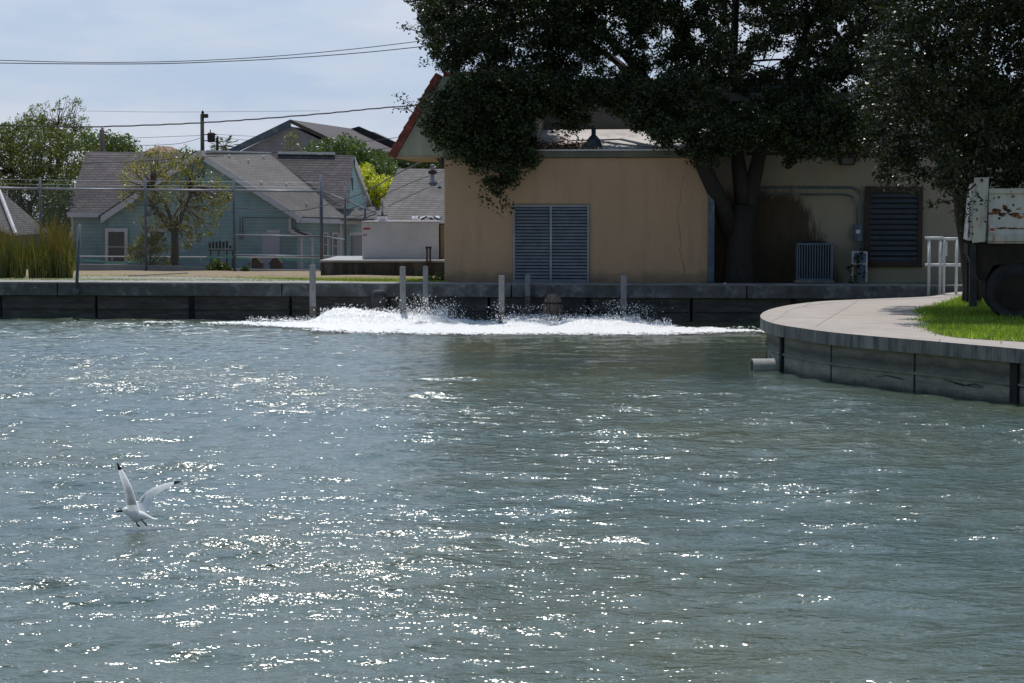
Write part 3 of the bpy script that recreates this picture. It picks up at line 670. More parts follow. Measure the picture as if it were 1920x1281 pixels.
# wall lamp
lm = thing('wall_lamp', 'boxy wall lamp high on the cream wall', 'lamp', (C(1588, 302).x, V3, C(1588, 302).z), FB)
a, b = C(1570, 294), C(1606, 310)
MB().hexa([(a.x, V3 - .28, a.z), (b.x, V3 - .28, a.z), (b.x - .07, V3 - .24, b.z), (a.x + .07, V3 - .24, b.z)], [(a.x, V3 - .004, a.z), (b.x, V3 - .004, a.z), (b.x - .05, V3 - .004, b.z), (a.x + .05, V3 - .004, b.z)]).build('housing', M['black'], lm, bevel=.01)
MB().hexa([(a.x + .09, V3 - .288, a.z - .04), (b.x - .09, V3 - .288, a.z - .04), (b.x - .11, V3 - .262, b.z + .03), (a.x + .11, V3 - .262, b.z + .03)], [(a.x + .09, V3 - .27, a.z - .04), (b.x - .09, V3 - .27, a.z - .04), (b.x - .11, V3 - .24, b.z + .03), (a.x + .11, V3 - .24, b.z + .03)]).build('lens', M['glass'], lm)
# electrical gear
e = thing('fuse_box', 'small blue-grey electrical box with a pale label, on the cream wall', 'electrical box', (C(1608, 452).x, V3, C(1608, 452).z), FB)
a, b = C(1600, 421), C(1616, 452); MB().box((a.x, V3 - .16, b.z), (b.x, V3 - .004, a.z)).build('case', M['bluepipe'], e, bevel=.01)
a, b = C(1604, 431), C(1612, 438); MB().box((a.x, V3 - .166, b.z), (b.x, V3 - .161, a.z)).build('sticker', M['trimw'], e)
mb = MB(); mb.tube([C(1603, 452, V3 - .08), C(1603, 472, V3 - .08)], .02, 6); mb.tube([C(1613, 452, V3 - .08), C(1613, 472, V3 - .08)], .02, 6); mb.build('conduit', M['bluepipe'], e)
V4 = V3 - .35
a, b = C(1597, 471, V4), C(1626, 533, V4)
e = thing('equipment_rack', 'white framed stand holding a blue panel beside the louvred window', 'stand', (a.x, V4, .97), FB)
fr_ = MB()
for x in (a.x, b.x - .05): fr_.box((x, V4 - .03, .97), (x + .05, V4 + .02, a.z))
for zc in (a.z - .05, a.z - .36): fr_.box((a.x + .05, V4 - .03, zc), (b.x - .05, V4 + .02, zc + .05))
fr_.build('frame', M['trimw'], e); M['bluepanel'] = plain('blue_panel', (.18, .26, .42))
MB().box((a.x + .06, V4 - .02, a.z - .30), (b.x - .06, V4 + .015, a.z - .06)).build('panel', M['bluepanel'], e)
MB().box((a.x + .22, V4 + .022, .97), (b.x - .06, V4 + .05, a.z - .37)).build('lower_panel', M['bluepanel'], e)
# plant growing on it
def leafy(name, label, cat, base, centers, radii, per, size, lm_, trunk_fn=None, bark=None, group=None, flat=1.0, updown=0.1, kind=None):
    t_ = thing(name, label, cat, base, F0, group)
    if trunk_fn:
        mbt = MB(); trunk_fn(mbt); mbt.build('trunk' if 'tree' in name or 'palm' in name else 'stem', bark or M['bark2'], t_, smooth=True)
    cc = np.repeat(np.array(centers, float), per, 0); rr = np.repeat(np.array(radii, float), per)
    off = rng.normal(size=cc.shape); off /= np.linalg.norm(off, axis=1)[:, None]; off *= (rng.random(len(cc)) ** .45)[:, None] * rr[:, None]; off[:, 2] *= flat
    fastmesh('crown' if 'tree' in name or 'palm' in name else 'foliage', leaf_quads(cc + off, size, .5, updown), 4, lm_, t_)
    return t_
vb = FB.world((a.x + .1, V4 - .12, .97))
cs = [(vb.x + random.uniform(-.12, .25), vb.y + random.uniform(-.08, .05), .97 + k * .11) for k in range(8)]
leafy('climbing_plant', 'dark leafy plant climbing the white framed stand', 'plant', tuple(vb), cs, [.13] * 8, 26, .08, M['leaf_oak'], lambda m_: m_.tube([vb, Vector((vb.x + .1, vb.y, 1.8))], .012, 5))
# air conditioner
V5 = V3 - .95
a, b = C(1494, 456, V5), C(1560, 532, V5); x0, x1, zt_ = a.x, b.x + .02, a.z
ac = thing('air_conditioner', 'blue-grey air conditioning unit standing against the stained cream wall', 'air conditioner', ((x0 + x1) / 2, V5 + .4, .97), FB)
MB().box((x0 - .05, V5 - .04, .975), (x1 + .05, V5 + .85, 1.02)).build('pad', M['cap'], ac)
MB().box((x0 + .03, V5 + .03, 1.022), (x1 - .03, V5 + .77, zt_ - .04)).build('coil', M['dark'], ac)
mb = MB().box((x0, V5, zt_ - .045), (x1, V5 + .8, zt_))
for x, y in ((x0, V5), (x1 - .04, V5), (x0, V5 + .76), (x1 - .04, V5 + .76)): mb.box((x, y, 1.022), (x + .04, y + .04, zt_ - .046))
mb.box((x0 + .04, V5 + .001, 1.022), (x1 - .04, V5 + .8, 1.07)); mb.build('casing', M['ac'], ac, bevel=.006)
mb = MB(); k = 0
x = x0 + .06
while x < x1 - .06: mb.box((x, V5 + .004, 1.071), (x + .028, V5 + .028, zt_ - .047)); x += .068
mb.build('grille', M['ac'], ac)
MB().lathe(((x0 + x1) / 2, V5 + .4, zt_ + .002), [(.30, 0), (.30, .03), (.05, .06)], 20).build('fan_cover', M['black'], ac)

# ------------------------------------------------------------------ white railing on the promontory
YR = 46.1
def rail(px, py): return at(px, py, YR)
t = thing('railing', 'white pipe railing of four posts at the back of the promontory', 'railing', (rail(1770, 553).x, YR, PZ))
for px in (1742.5, 1763.5, 1770.5, 1794):
    p = rail(px, 448); MB().tube([(p.x, YR, PZ - .03), (p.x, YR, p.z)], .034, 10).build('post', M['white'], t, smooth=True)
for x0_, x1_, y_ in ((1735, 1768, 446.5), (1767, 1800, 448), (1735, 1818, 497)):
    a, b = rail(x0_, y_), rail(x1_, y_); MB().tube([(a.x, YR - .002, a.z), (b.x, YR + .002, b.z)], .037, 10).build('rail', M['white'], t, smooth=True)
a, b = rail(1768, 453), rail(1775, 480); MB().box((a.x, YR - .07, b.z), (b.x, YR - .04, a.z)).build('notice', M['white'], t)

# ------------------------------------------------------------------ dump truck, only its tail reaches into view
YT = 35.0
FT = Frame((0, 0, 0), -.20); _cw = at(1818, 455, 35.0); FT.o = _cw - FT.R @ Vector((0, YT, _cw.z))
FT.o.z = 0
def T(px, py, v=YT): return at(px, py, v, FT)
tk = thing('dump_truck', 'old white dump truck with rusting bed parked on the grass, tail at the right edge', 'truck', (T(1905, 600).x, YT + 1.2, PZ), FT)
zb0, zb1 = T(1900, 455).z, T(1900, 357).z
bx0 = T(1826, 400).x; bx1 = bx0 + 4.6
# rear corner post
cpz0, cpz1 = T(1820, 456).z, T(1820, 333).z
xa, xb, xc = T(1824, 400).x, T(1850, 400).x, T(1844, 455).x
mb = MB(); fr_ = [(xa, YT - .05, cpz0), (xc + .03, YT - .05, cpz0 + .03), (xb + .03, YT - .05, cpz1), (xa + .02, YT - .05, cpz1)]
mb.hexa(fr_, [(x, YT + .1, z) for x, y, z in fr_]).build('corner_post', M['truckpaint'], tk, bevel=.012); fr2 = [(x, YT + 2.30, z) for x, y, z in fr_]; MB().hexa(fr2, [(x, YT + 2.45, z) for x, y, z in fr_]).build('corner_post', M['truckpaint'], tk, bevel=.012)
xp0 = xb + .035
MB().box((xp0, YT, zb0 + .06), (bx1, YT + .05, zb1)).box((xp0, YT + 2.35, zb0 + .06), (bx1, YT + 2.4, zb1)).box((bx1, YT, zb0 + .06), (bx1 + .06, YT + 2.4, zb1 + .35)).build('bed_side', M['rust'], tk)
mb = MB().box((xp0, YT - .05, zb1 - .06), (bx1, YT - .001, zb1 + .035)).box((xp0, YT - .06, zb0 + .02), (bx1, YT - .001, zb0 + .13))
x = xp0 + .78
while x < bx1: mb.box((x, YT - .045, zb0 + .131), (x + .09, YT - .001, zb1 - .061)); x += .9
mb.box((xp0, YT + .001, zb0 - .02), (bx1, YT + 2.39, zb0 + .05)); mb.build('bed_rib', M['truckpaint'], tk, bevel=.01)
# tailgate, seen edge-on at the left end
xg = T(1813, 400).x
gate = MB().hexa([(xa - .01, YT + .11, cpz0 + .05), (xa - .09, YT + .11, cpz0 + .05), (xa - .02, YT + .11, cpz1 - .1), (xa + .04, YT + .11, cpz1 - .1)], [(xa - .01, YT + 2.29, cpz0 + .05), (xa - .09, YT + 2.29, cpz0 + .05), (xa - .02, YT + 2.29, cpz1 - .1), (xa + .04, YT + 2.29, cpz1 - .1)]).build('tailgate', M['rust'], tk)
ch = MB()
for k in range(13):
    zc = cpz0 + .10 + k * .052; ch.tube([(xa - .07 - .01 * (k % 2), YT - .02, zc), (xa - .045 + .01 * (k % 2), YT - .03, zc + .045)], .011, 5)
ch.build('chain', M['brown'], gate)
a, b = T(1853, 421), T(1866, 436)
lb = MB().box((xp0 + .02, YT - .075, b.z), (b.x, YT - .002, a.z)).build('lamp_housing', M['trimw'], tk)
MB().box((xp0 + .03, YT - .085, b.z + .03), (b.x - .015, YT - .0755, b.z + .08)).build('marker_lamp', M['redlamp'], lb)
# stencilled patches of bare rusted metal where lettering has worn away
M['scar'] = mat('rust_scar', (.03, .022, .028), (.33, .13, .04), 9, lo=.45, hi=.6)
mb = MB()
for (px, py, w_, h_) in ((1868, 397, 11, 7), (1878, 403, 9, 6), (1858, 401, 8, 4), (1884, 390, 5, 8), (1892, 396, 6, 6), (1903, 402, 12, 6), (1912, 408, 6, 4), (1874, 410, 3, 4), (1900, 428.5, 14, 2.2), (1880, 428, 12, 2.4), (1916, 429, 7, 2.4), (1873, 370, 3, 3.5), (1900, 385, 3, 3), (1864, 372, 2, 3)):
    n = 13; ring = []
    for k in range(n):
        th = 2 * math.pi * k / n; r = random.uniform(.55, 1.15); p = T(px + math.cos(th) * w_ * r, py + math.sin(th) * h_ * r * .8); ring.append((p.x, YT - .004, p.z))
    MB().hexa(ring, [(x, YT + .001, z) for x, y, z in ring]).build('rust_patch', M['scar'], tk)
# chassis, axles, wheels
MB().box((T(1836, 470).x, YT + .55, T(0, 492).z), (bx1 + 2.6, YT + .7, zb0 - .06)).box((T(1836, 470).x, YT + 1.7, T(0, 492).z), (bx1 + 2.6, YT + 1.85, zb0 - .06)).build('chassis_rail', M['chassis'], tk)
fr_ = [(T(1822, 0).x, YT + .1, zb0 - .03), (T(1822, 0).x, YT + .1, T(0, 470).z), (T(1846, 0).x, YT + .1, T(0, 515).z), (T(1856, 0).x, YT + .1, T(0, 512).z), (T(1872, 0).x, YT + .1, T(0, 488).z), (T(1990, 0).x, YT + .1, T(0, 480).z), (bx1, YT + .1, zb0 - .03)]
MB().hexa(fr_, [(x, YT + 2.3, z) for x, y, z in fr_]).build('hopper_frame', M['chassis'], tk)
for yy in (YT + .02, YT + 1.9):
    a, b = T(1819, 455), T(1832, 566)
    MB().hexa([(a.x, yy, a.z - .02), (a.x + .10, yy, a.z - .02), (b.x, yy, PZ + .24), (b.x - .13, yy, PZ + .24)], [(a.x, yy + .5, a.z - .02), (a.x + .02, yy + .5, a.z - .02), (b.x - .08, yy + .5, PZ + .24), (b.x - .13, yy + .5, PZ + .24)]).build('mudflap', M['black'], tk)
wr = .53
for wx in (T(1913, 0).x, T(1913, 0).x + 1.35, bx1 + 2.1):
    for yy in ((YT + .08, YT + 1.75) if wx < bx1 else (YT + .1, YT + 1.95)):
        wdt = .56 if wx < bx1 else .3; zc = PZ + wr - .01
        wh = MB().lathe((wx, yy, zc), [(.30, .02), (wr - .05, 0), (wr, .05), (wr, wdt - .05), (wr - .05, wdt), (.3, wdt - .02)], 36, 'y').build('wheel', M['black'], tk, smooth=False)
        MB().lathe((wx, yy, zc), [(.33, -.008), (.33, -.02), (.29, -.02), (.27, .10), (.14, .12), (.12, .02), (.05, .01)], 30, 'y').build('rim', M['chassis'], wh)
cb0 = bx1 + .5
fr_ = [(cb0, YT + .15, PZ + .6), (cb0 + 2.6, YT + .15, PZ + .6), (cb0 + 2.7, YT + .15, PZ + 1.5), (cb0 + 1.5, YT + .15, PZ + 1.6), (cb0 + 1.25, YT + .15, PZ + 2.4), (cb0, YT + .15, PZ + 2.4)]
MB().hexa(fr_, [(x, YT + 2.25, z) for x, y, z in fr_]).build('cab', M['truckpaint'], tk, bevel=.04)
MB().box((cb0 + .35, YT + .14, PZ + 1.65), (cb0 + 1.1, YT + .148, PZ + 2.25)).build('cab_window', M['glass'], tk)
# white painted post behind the mudflap
p = ground(1838, 562, PZ); t = thing('bollard', 'short weathered white post behind the truck mudflap', 'post', (p.x, p.y, PZ))
MB().lathe((p.x, p.y, PZ - .02), [(.075, 0), (.07, .5), (.065, .62), (.03, .66)], 14).build('shaft', M['post'], t, smooth=True)

# ------------------------------------------------------------------ posts standing in the water
def wpost(px, ytop, ybase, label, w_=.074, px_foot=None, wet=.30):
    g_ = ground(px, ybase, 0); Yp = g_.y; top = at(px, ytop, Yp)
    t_ = thing('mooring_post', label, 'post', (g_.x, Yp, 0), group='square posts standing in the pond')
    lx = random.uniform(-.02, .02); fx = (g_.x if px_foot is None else at(px_foot, ybase, Yp).x)
    def sec(x, z, s): return [(x - s, Yp - s, z), (x + s, Yp - s, z), (x + s, Yp + s, z), (x - s, Yp + s, z)]
    zm = max(.25, top.z * wet)
    MB().hexa(sec(top.x + (fx - top.x) * .15, zm + .001, w_), sec(top.x, top.z, w_)).build('shaft', M['post'], t_, bevel=.014)
    MB().hexa(sec(fx, -.4, w_ + .004), sec(top.x + (fx - top.x) * .15, zm, w_ + .003)).build('wet_foot', M['wetwood'], t_, bevel=.014)
    return t_
wpost(586, 497, 608, 'first grey post from the left, in the foam left of the black piling')
wpost(755, 500, 612, 'grey post right of the black piling with a foot worn thin', .07, 758)
wpost(798, 499, 607, 'grey post behind the left splash, just right of the worn one', .066)
wpost(940.5, 517, 615, 'grey post in front of the left half of the big louvred vent', .07)
wpost(989.5, 515, 604, 'post between the louvred vent and the wooden staved piling, with a dark lower half', .068, wet=.55)
wpost(1169.5, 516, 610, 'grey post at the right end of the splash, far from the others', .072)
# black capped piling
g_ = ground(711, 607, 0); t = thing('piling', 'squat black rubber-capped piling in front of the seawall', 'piling', (g_.x, g_.y, 0))
zt2 = at(711, 544, g_.y).z
MB().lathe((g_.x, g_.y, -.4), [(.17, 0), (.175, .4), (.178, .4 + zt2 - .3)], 22).build('shaft', M['black'], t, smooth=False)
MB().lathe((g_.x, g_.y, zt2 - .30), [(.185, 0), (.2, .03), (.19, .2), (.15, .28), (.1, .30)], 22).build('sleeve', M['black'], t, smooth=True)
# wooden staved piling
g_ = ground(1036.5, 607, 0); t = thing('piling', 'splintered brown wooden piling bound with a band, near the louvred vent', 'piling', (g_.x, g_.y, 0))
zt3 = at(1036, 551, g_.y).z
mb = MB()
for k in range(15):
    th = 2 * math.pi * k / 15; cx_, cy_ = g_.x + .175 * math.cos(th), g_.y + .175 * math.sin(th); tp = zt3 - .05 - random.uniform(0, .12)
    tx_, ty_ = g_.x + .14 * math.cos(th), g_.y + .14 * math.sin(th)
    mb.tube([(cx_, cy_, -.4), (g_.x + .215 * math.cos(th), g_.y + .215 * math.sin(th), zt3 * .55), (cx_, cy_, zt3 * .8), (tx_, ty_, tp)], [.045, .047, .045, .03], 6)
mb.build('staves', M['wood'], t)
MB().lathe((g_.x, g_.y, -.4), [(.17, 0), (.18, .4 + zt3 * .5), (.15, .4 + zt3 - .12), (.13, .4 + zt3 - .02), (.05, .4 + zt3)], 16).build('core', M['wood'], t)
MB().lathe((g_.x, g_.y, zt3 * .66), [(.245, 0), (.25, .01), (.235, .045), (.23, .05)], 20).build('band', M['brown'], t)
# leaning steel post at the left of the seawall
g1 = at(143, 552, -.2, FB); g2 = at(149.5, 420, -.16, FB)
t = thing('gauge_post', 'thin dark steel post clamped to the seawall, leaning slightly right', 'post', (g1.x, -.2, g1.z), FB)
MB().tube([g1, g2], .042, 10).build('shaft', M['fencemetal'], t, smooth=True)
cc_ = g1.lerp(g2, .49); MB().lathe((cc_.x, cc_.y, cc_.z - .1), [(.055, 0), (.075, .04), (.075, .16), (.055, .2)], 12).build('collar', M['fencemetal'], t)
MB().box((g1.x - .06, -.30, .68), (g1.x + .1, -.142, .80)).build('bracket', M['fencemetal'], t)

# ------------------------------------------------------------------ aerator splash
gx = np.arange(-9.3, 7.2, .032); gy = np.arange(41.6, 49.0, .032)
GX, GY = np.meshgrid(gx, gy)
def vnoise(X_, Y_, f, seed):
    r = np.random.default_rng(seed); s_ = 0; a_ = 1
    for o_ in range(4):
        k = r.normal(size=(5, 2)); k /= np.linalg.norm(k, axis=1)[:, None]; k *= f * 2 ** o_ * r.uniform(.7, 1.4, (5, 1)); p = r.random(5) * 6.28
        s_ = s_ + a_ * sum(np.sin(X_ * k[i, 0] + Y_ * k[i, 1] + p[i] + 1.3 * np.sin(X_ * k[(i + 1) % 5, 1] + Y_ * k[i, 0])) for i in range(5)) / 5; a_ *= .62
    return s_
PXg = CX + FPX * GX / GY
def bumpf(x, a, b, s0, s1): return 1 / (1 + np.exp(-(x - a) / s0)) * (1 / (1 + np.exp((x - b) / s1)))
front = np.interp(PXg, [360, 430, 520, 600, 700, 800, 950, 1180, 1300, 1440], [47.0, 46.5, 45.4, 44.0, 43.2, 42.9, 42.75, 42.75, 43.1, 43.5])
back = np.interp(PXg, [360, 430, 520, 600, 900, 1200, 1300, 1440], [47.6, 48.0, 48.6, 48.7, 48.2, 47.6, 45.4, 44.4])
edge = np.minimum(GY - front, back - GY)
m1 = bumpf(PXg, 605, 850, 10, 22) * np.exp(-((GY - 47.2) / .85) ** 2) * .28 * np.interp(PXg, [600, 640, 850], [1.05, 1.1, .6])
m2 = bumpf(PXg, 948, 1195, 7, 18) * np.exp(-((GY - 46.4) / .9) ** 2) * .15
m2 = m2 * (1 - .8 * np.exp(-((PXg - 1038) / 24) ** 2)); nz1 = vnoise(GX, GY, 2.2, 3); nz2 = vnoise(GX, GY, 9, 5); nz3 = rng.normal(size=GX.shape)
H = .085 + m1 + m2 + .075 * nz1 * (.4 + 3 * (m1 + m2)) + .022 * nz2 * (.5 + 2.5 * (m1 + m2)) + .016 * nz3 * (.4 + 3 * (m1 + m2))
gap = np.exp(-((GY - 44.9) / .26) ** 2) * bumpf(PXg, 500, 930, 30, 40) * 1.1         # strip of open water between the two lines of foam
dens = (edge * 1.1 + .7 * nz1 + .5 * nz2 + .45 * nz3 - gap + 4 * (m1 + m2)) > np.interp(PXg, [360, 560, 640, 1200, 1440], [.20, -.1, -.3, -.3, .05])
nr, nc = GX.shape
i = (np.arange(nr - 1)[:, None] * nc + np.arange(nc - 1)[None, :]); ok = dens[:-1, :-1] & dens[1:, 1:] & dens[1:, :-1] & dens[:-1, 1:]
i = i[ok]; q = np.stack([i, i + 1, i + nc + 1, i + nc], -1); P = np.stack([GX, GY, H.clip(.06, 2)], -1).reshape(-1, 3)
uq, inv = np.unique(q.ravel(), return_inverse=True); pts = P[uq]
me = bpy.data.meshes.new('foam'); me.vertices.add(len(pts)); me.vertices.foreach_set('co', pts.astype(np.float32).ravel())
me.loops.add(inv.size); me.loops.foreach_set('vertex_index', inv.ravel().astype(np.int32)); me.polygons.add(len(q)); me.polygons.foreach_set('loop_start', np.arange(0, inv.size, 4, dtype=np.int32)); me.update(calc_edges=True)
me.materials.append(M['foam']); o = bpy.data.objects.new('foam', me); COL.objects.link(o); tag(o, 'churning white foam spreading from the aerator', 'foam', kind='stuff')
# droplets: tiny octahedra thrown up over the mounds
pl = []
def jets(px0, px1, n, y0, y1, hmax, sh=1.0):
    pxs = rng.uniform(px0, px1, n); yy = rng.uniform(y0, y1, n); hh = hmax * rng.random(n) ** 2.2 * sh
    pl.append(np.stack([(pxs - CX) / FPX * yy, yy, .02 + hh], 1))
jets(600, 840, 8000, 46.3, 48.2, .42); jets(940, 1200, 7000, 45.4, 47.4, .30); jets(460, 620, 1500, 46.6, 48.4, .2); jets(1200, 1260, 500, 45, 46.6, .25)
for c_, n_, h_, w_ in ((735, 90, .8, .25), (790, 320, .85, .5), (825, 420, .75, .5), (845, 260, .6, .5), (800, 200, .95, .6), (936, 90, .75, .12), (972, 200, .62, .4), (1008, 120, .6, .3), (1160, 420, .75, .55), (1190, 260, .6, .6), (640, 160, .62, .5), (925, 60, .6, .2), (1100, 120, .5, .5)):
    x = (c_ - CX) / FPX * 47 + rng.normal(0, w_ * .55, n_); pl.append(np.stack([x, 46.9 + rng.normal(0, .4, n_), .12 + .72 * h_ * rng.random(n_) ** 1.6], 1))
D_ = np.concatenate(pl); r_ = (.006 + .011 * rng.random(len(D_)) ** 3)[:, None]
oc = np.array([[1, 0, 0], [-1, 0, 0], [0, 1, 0], [0, -1, 0], [0, 0, 1.3], [0, 0, -1.3]], float); tri = [(0, 2, 4), (2, 1, 4), (1, 3, 4), (3, 0, 4), (2, 0, 5), (1, 2, 5), (3, 1, 5), (0, 3, 5)]
vv = (D_[:, None, None, :] + oc[np.array(tri)][None] * r_[:, :, None, None]).reshape(-1, 3)
o = fastmesh('spray', vv, 3, M['foam']); tag(o, 'fine white droplets thrown up above the foam', 'spray', kind='stuff')


# ------------------------------------------------------------------ concrete tank, white box, pipes
YK = 60.0
def K(px, py, v=YK): return at(px, py, v)
a, b = K(601, 488), K(836, 516); zk = a.z
t = thing('concrete_tank', 'low stained concrete tank wall beside the tan building', 'tank', ((a.x + b.x) / 2, YK, b.z))
MB().box((a.x, YK, .4), (b.x + .3, YK + 6, zk - .07)).build('wall', M['tank'], t, bevel=.02)
MB().box((a.x - .03, YK - .05, zk - .068), (b.x + .3, YK + 6, zk)).build('rim', M['lowconc'], t, bevel=.01)
YX = 61.2
a, b = at(679, 417, YX), at(823, 487, YX); zx = zk + .002
t = thing('storage_box', 'plain white steel box with a small red mark, standing on the concrete tank', 'storage box', ((a.x + b.x) / 2, YX, zk))
bd = MB().box((a.x, YX, zx), (b.x, YX + 2.6, a.z)).build('body', M['box'], t, bevel=.015)
MB().box((a.x - .02, YX - .02, a.z + .001), (b.x + .02, YX + 2.62, a.z + .04)).build('lid', M['trimw'], t)
p, q = at(680, 427, YX), at(694, 431, YX); MB().box((p.x + .02, YX - .006, q.z), (q.x, YX - .001, p.z)).build('red_mark', M['redlamp'], t)
M['faintred'] = plain('faint_red', (.42, .25, .26)); p, q = at(681, 439, YX), at(688, 443, YX); MB().box((p.x, YX - .006, q.z), (q.x, YX - .001, p.z)).build('faded_mark', M['faintred'], t)
p = at(824, 421, YX); M['khaki'] = mat('shaded_end_brown', (.26, .19, .11), (.2, .15, .09), 2)  # brown holds the shade on the white box's right end
q = at(840, 487, YX); t = thing('shaded_box_end', 'narrow brown block standing for the shaded right end of the white box', 'box end', (p.x + .1, YX, zk))
MB().box((p.x + .02, YX + .1, zx), (q.x, YX + 2, p.z)).build('case', M['khaki'], t, bevel=.01); MB().box((p.x + .01, YX + .08, p.z + .001), (q.x, YX + 2.02, p.z + .03)).build('lid', M['brown'], t)  # separate block added as the box's shaded side
for px, lab in ((800.5, 'left of two thin dark pipes standing up from the tank wall'), (806.5, 'right of two thin dark pipes standing up from the tank wall')):
    p = K(px, 466, YK - .12); t = thing('standpipe', lab, 'pipe', (p.x, YK - .12, zg(10)), group='dark pipes on the tank wall')
    MB().tube([(p.x, YK - .12, .75), (p.x, YK - .12, p.z)], .032, 8).build('riser', M['brown'], t, smooth=True)
    MB().lathe((p.x, YK - .12, p.z), [(.045, 0), (.05, .03), (.045, .06)], 10).build('cap', M['brown'], t)
# gear piled on the box
random.seed(5)
t = thing('hose_pile', 'untidy coil of pale hoses and fittings on top of the white box', 'hose', (at(800, 412, YX + .6).x, YX + .6, a.z + .04))
for j in range(5):
    mb = MB(); cxx = at(780 + j * 12, 412, YX + .6).x; pts = [(cxx + .17 * math.cos(k * .7) + k * .012, YX + .5 + .2 * math.sin(k * .7), a.z + .07 + .11 * abs(math.sin(k * .9 + j))) for k in range(12)]
    mb.tube(pts, .028, 6); mb.build('hose', (M['white'], M['black'], M['trimw'], M['cable'], M['white'])[j], t, smooth=True)
# vent stack
YV = 63.0
p = at(717, 372, YV); q = at(717, 417, YX + .7)
t = thing('vent_stack', 'galvanised vent stack on a dark plate, at the left of the white box', 'vent', (p.x, YX + .7, a.z + .04))
qx = at(717, 400, YX + .7); YY = YX + .7
z1, z2, z3 = at(717, 372, YY).z, at(717, 405, YY).z, a.z + .04
MB().lathe((qx.x, YY, z3), [(.13, 0), (.15, z2 - z3 - .01)], 16).build('base', M['trimw'], t)
MB().box((qx.x - .17, YY - .17, z2 - .008), (qx.x + .17, YY + .17, z2 + .02)).build('plate', M['black'], t)
MB().tube([(qx.x, YY, z2 + .021), (qx.x, YY, z1)], .038, 10).build('pipe', M['galv'], t, smooth=True)
MB().tube([(qx.x + .04, YY, z1 - .22), (qx.x + .09, YY, z1 - .24), (qx.x + .12, YY, z1 - .30)], .02, 6).build('elbow', M['white'], t)

# ------------------------------------------------------------------ tall chain link fence
YF = 84.0
def Fp(px, py, v=YF): return at(px, py, v)
t = thing('tall_fence', 'tall galvanised chain link fence crossing in front of the teal house', 'fence', (Fp(300, 508).x, YF, zg(35)))
zbF = .06
fp = [(-220, YF, 349, 330), (-70, YF, 351, 331), (75, YF, 354, 332), (272, YF, 356, 334), (438, YF, 357.5, 333), (602, YF, 359, 327), (647, 92.0, 375, 350), (684.5, 99.0, 391, 368)]
for (px, yy, yr, yt) in fp:
    a = at(px, yt, yy); MB().tube([(a.x, yy, -.1), (a.x, yy, a.z)], .075 if px == 602 else .06, 8).build('post', M['fencemetal'], t, smooth=True)
tops = [at(px, yr, yy) for px, yy, yr, yt in fp]
def bars(pts, r, nm, m_):
    for p, q in zip(pts, pts[1:]):
        if nm: MB().tube([p + Vector((.03, -.06, 0)), q + Vector((-.03, -.06, 0))], r, 8).build(nm, m_, t, smooth=True)
bars(tops, .05, 'top_rail', M['galv'])
last = at(718, 402, 104.0); right = at(900, 406, 104.0)
bars([tops[-1], last, right], .045, 'top_rail', M['galv'])
a = at(718, 374, 104); MB().tube([(last.x, 104, -.2), (last.x, 104, a.z)], .06, 8).build('post', M['fencemetal'], t, smooth=True)
bars([at(438, 441, YF), at(602, 443.5, YF), at(647, 449.5, 92.0)], .042, 'mid_rail', M['galv'])
bars([at(438, 478.5, YF), at(602, 481, YF), at(647, 482, 92.0), at(684.5, 482, 99.0)], .04, 'low_rail', M['galv'])
# strands above the rail
mb = MB()
for k in (.18, .38):
    for p, q in zip(tops[:6], tops[1:6]): mb.tube([p + Vector((0, -.07, k)), q + Vector((0, -.07, k))], .006, 3)
mb.build('strand', M['fencemetal'], t)
# woven wire: thin diagonal strands at the real 2 inch mesh
mw = MB()
def weave(p0, p1, z0, z1, sp=.072, r=.0042):
    d = (p1 - p0); d.z = 0; Lh = d.length; d.normalize(); H_ = z1 - z0; k = -H_
    while k < Lh:
        for sgn in (1, -1):
            s0, s1 = (k, k + H_) if sgn > 0 else (k + H_, k)
            za, zb_ = z0, z1; A0, A1 = s0, s1
            def clip(A0, za, A1, zb_):
                for lim, hi in ((0, False), (Lh, True)):
                    f = lambda s_: (s_ > lim) if hi else (s_ < lim)
                    if f(A0) and f(A1): return None
                    if f(A0): r_ = (lim - A0) / (A1 - A0); za += (zb_ - za) * r_; A0 = lim
                    elif f(A1): r_ = (lim - A1) / (A0 - A1); zb_ += (za - zb_) * r_; A1 = lim
                return A0, za, A1, zb_
            c = clip(A0, za, A1, zb_)
            if c:
                A0, za, A1, zb_ = c; a = p0 + d * A0; b = p0 + d * A1
                up = Vector((0, 0, 1)) * r; n = len(mw.v); oy = -.004 if sgn > 0 else .004
                mw.v += [(a.x, a.y + oy, za - r), (a.x, a.y + oy, za + r), (b.x, b.y + oy, zb_ + r), (b.x, b.y + oy, zb_ - r)]; mw.f.append((n, n + 1, n + 2, n + 3))
        k += sp
for p, q in zip(tops[:6], tops[1:6]): weave(p, q, zbF, p.z)
for p, q in ((tops[5], tops[6]), (tops[6], tops[7])): weave(p, q, zbF, min(p.z, q.z))
mw.build('wire_mesh', M['fencemetal'], t)
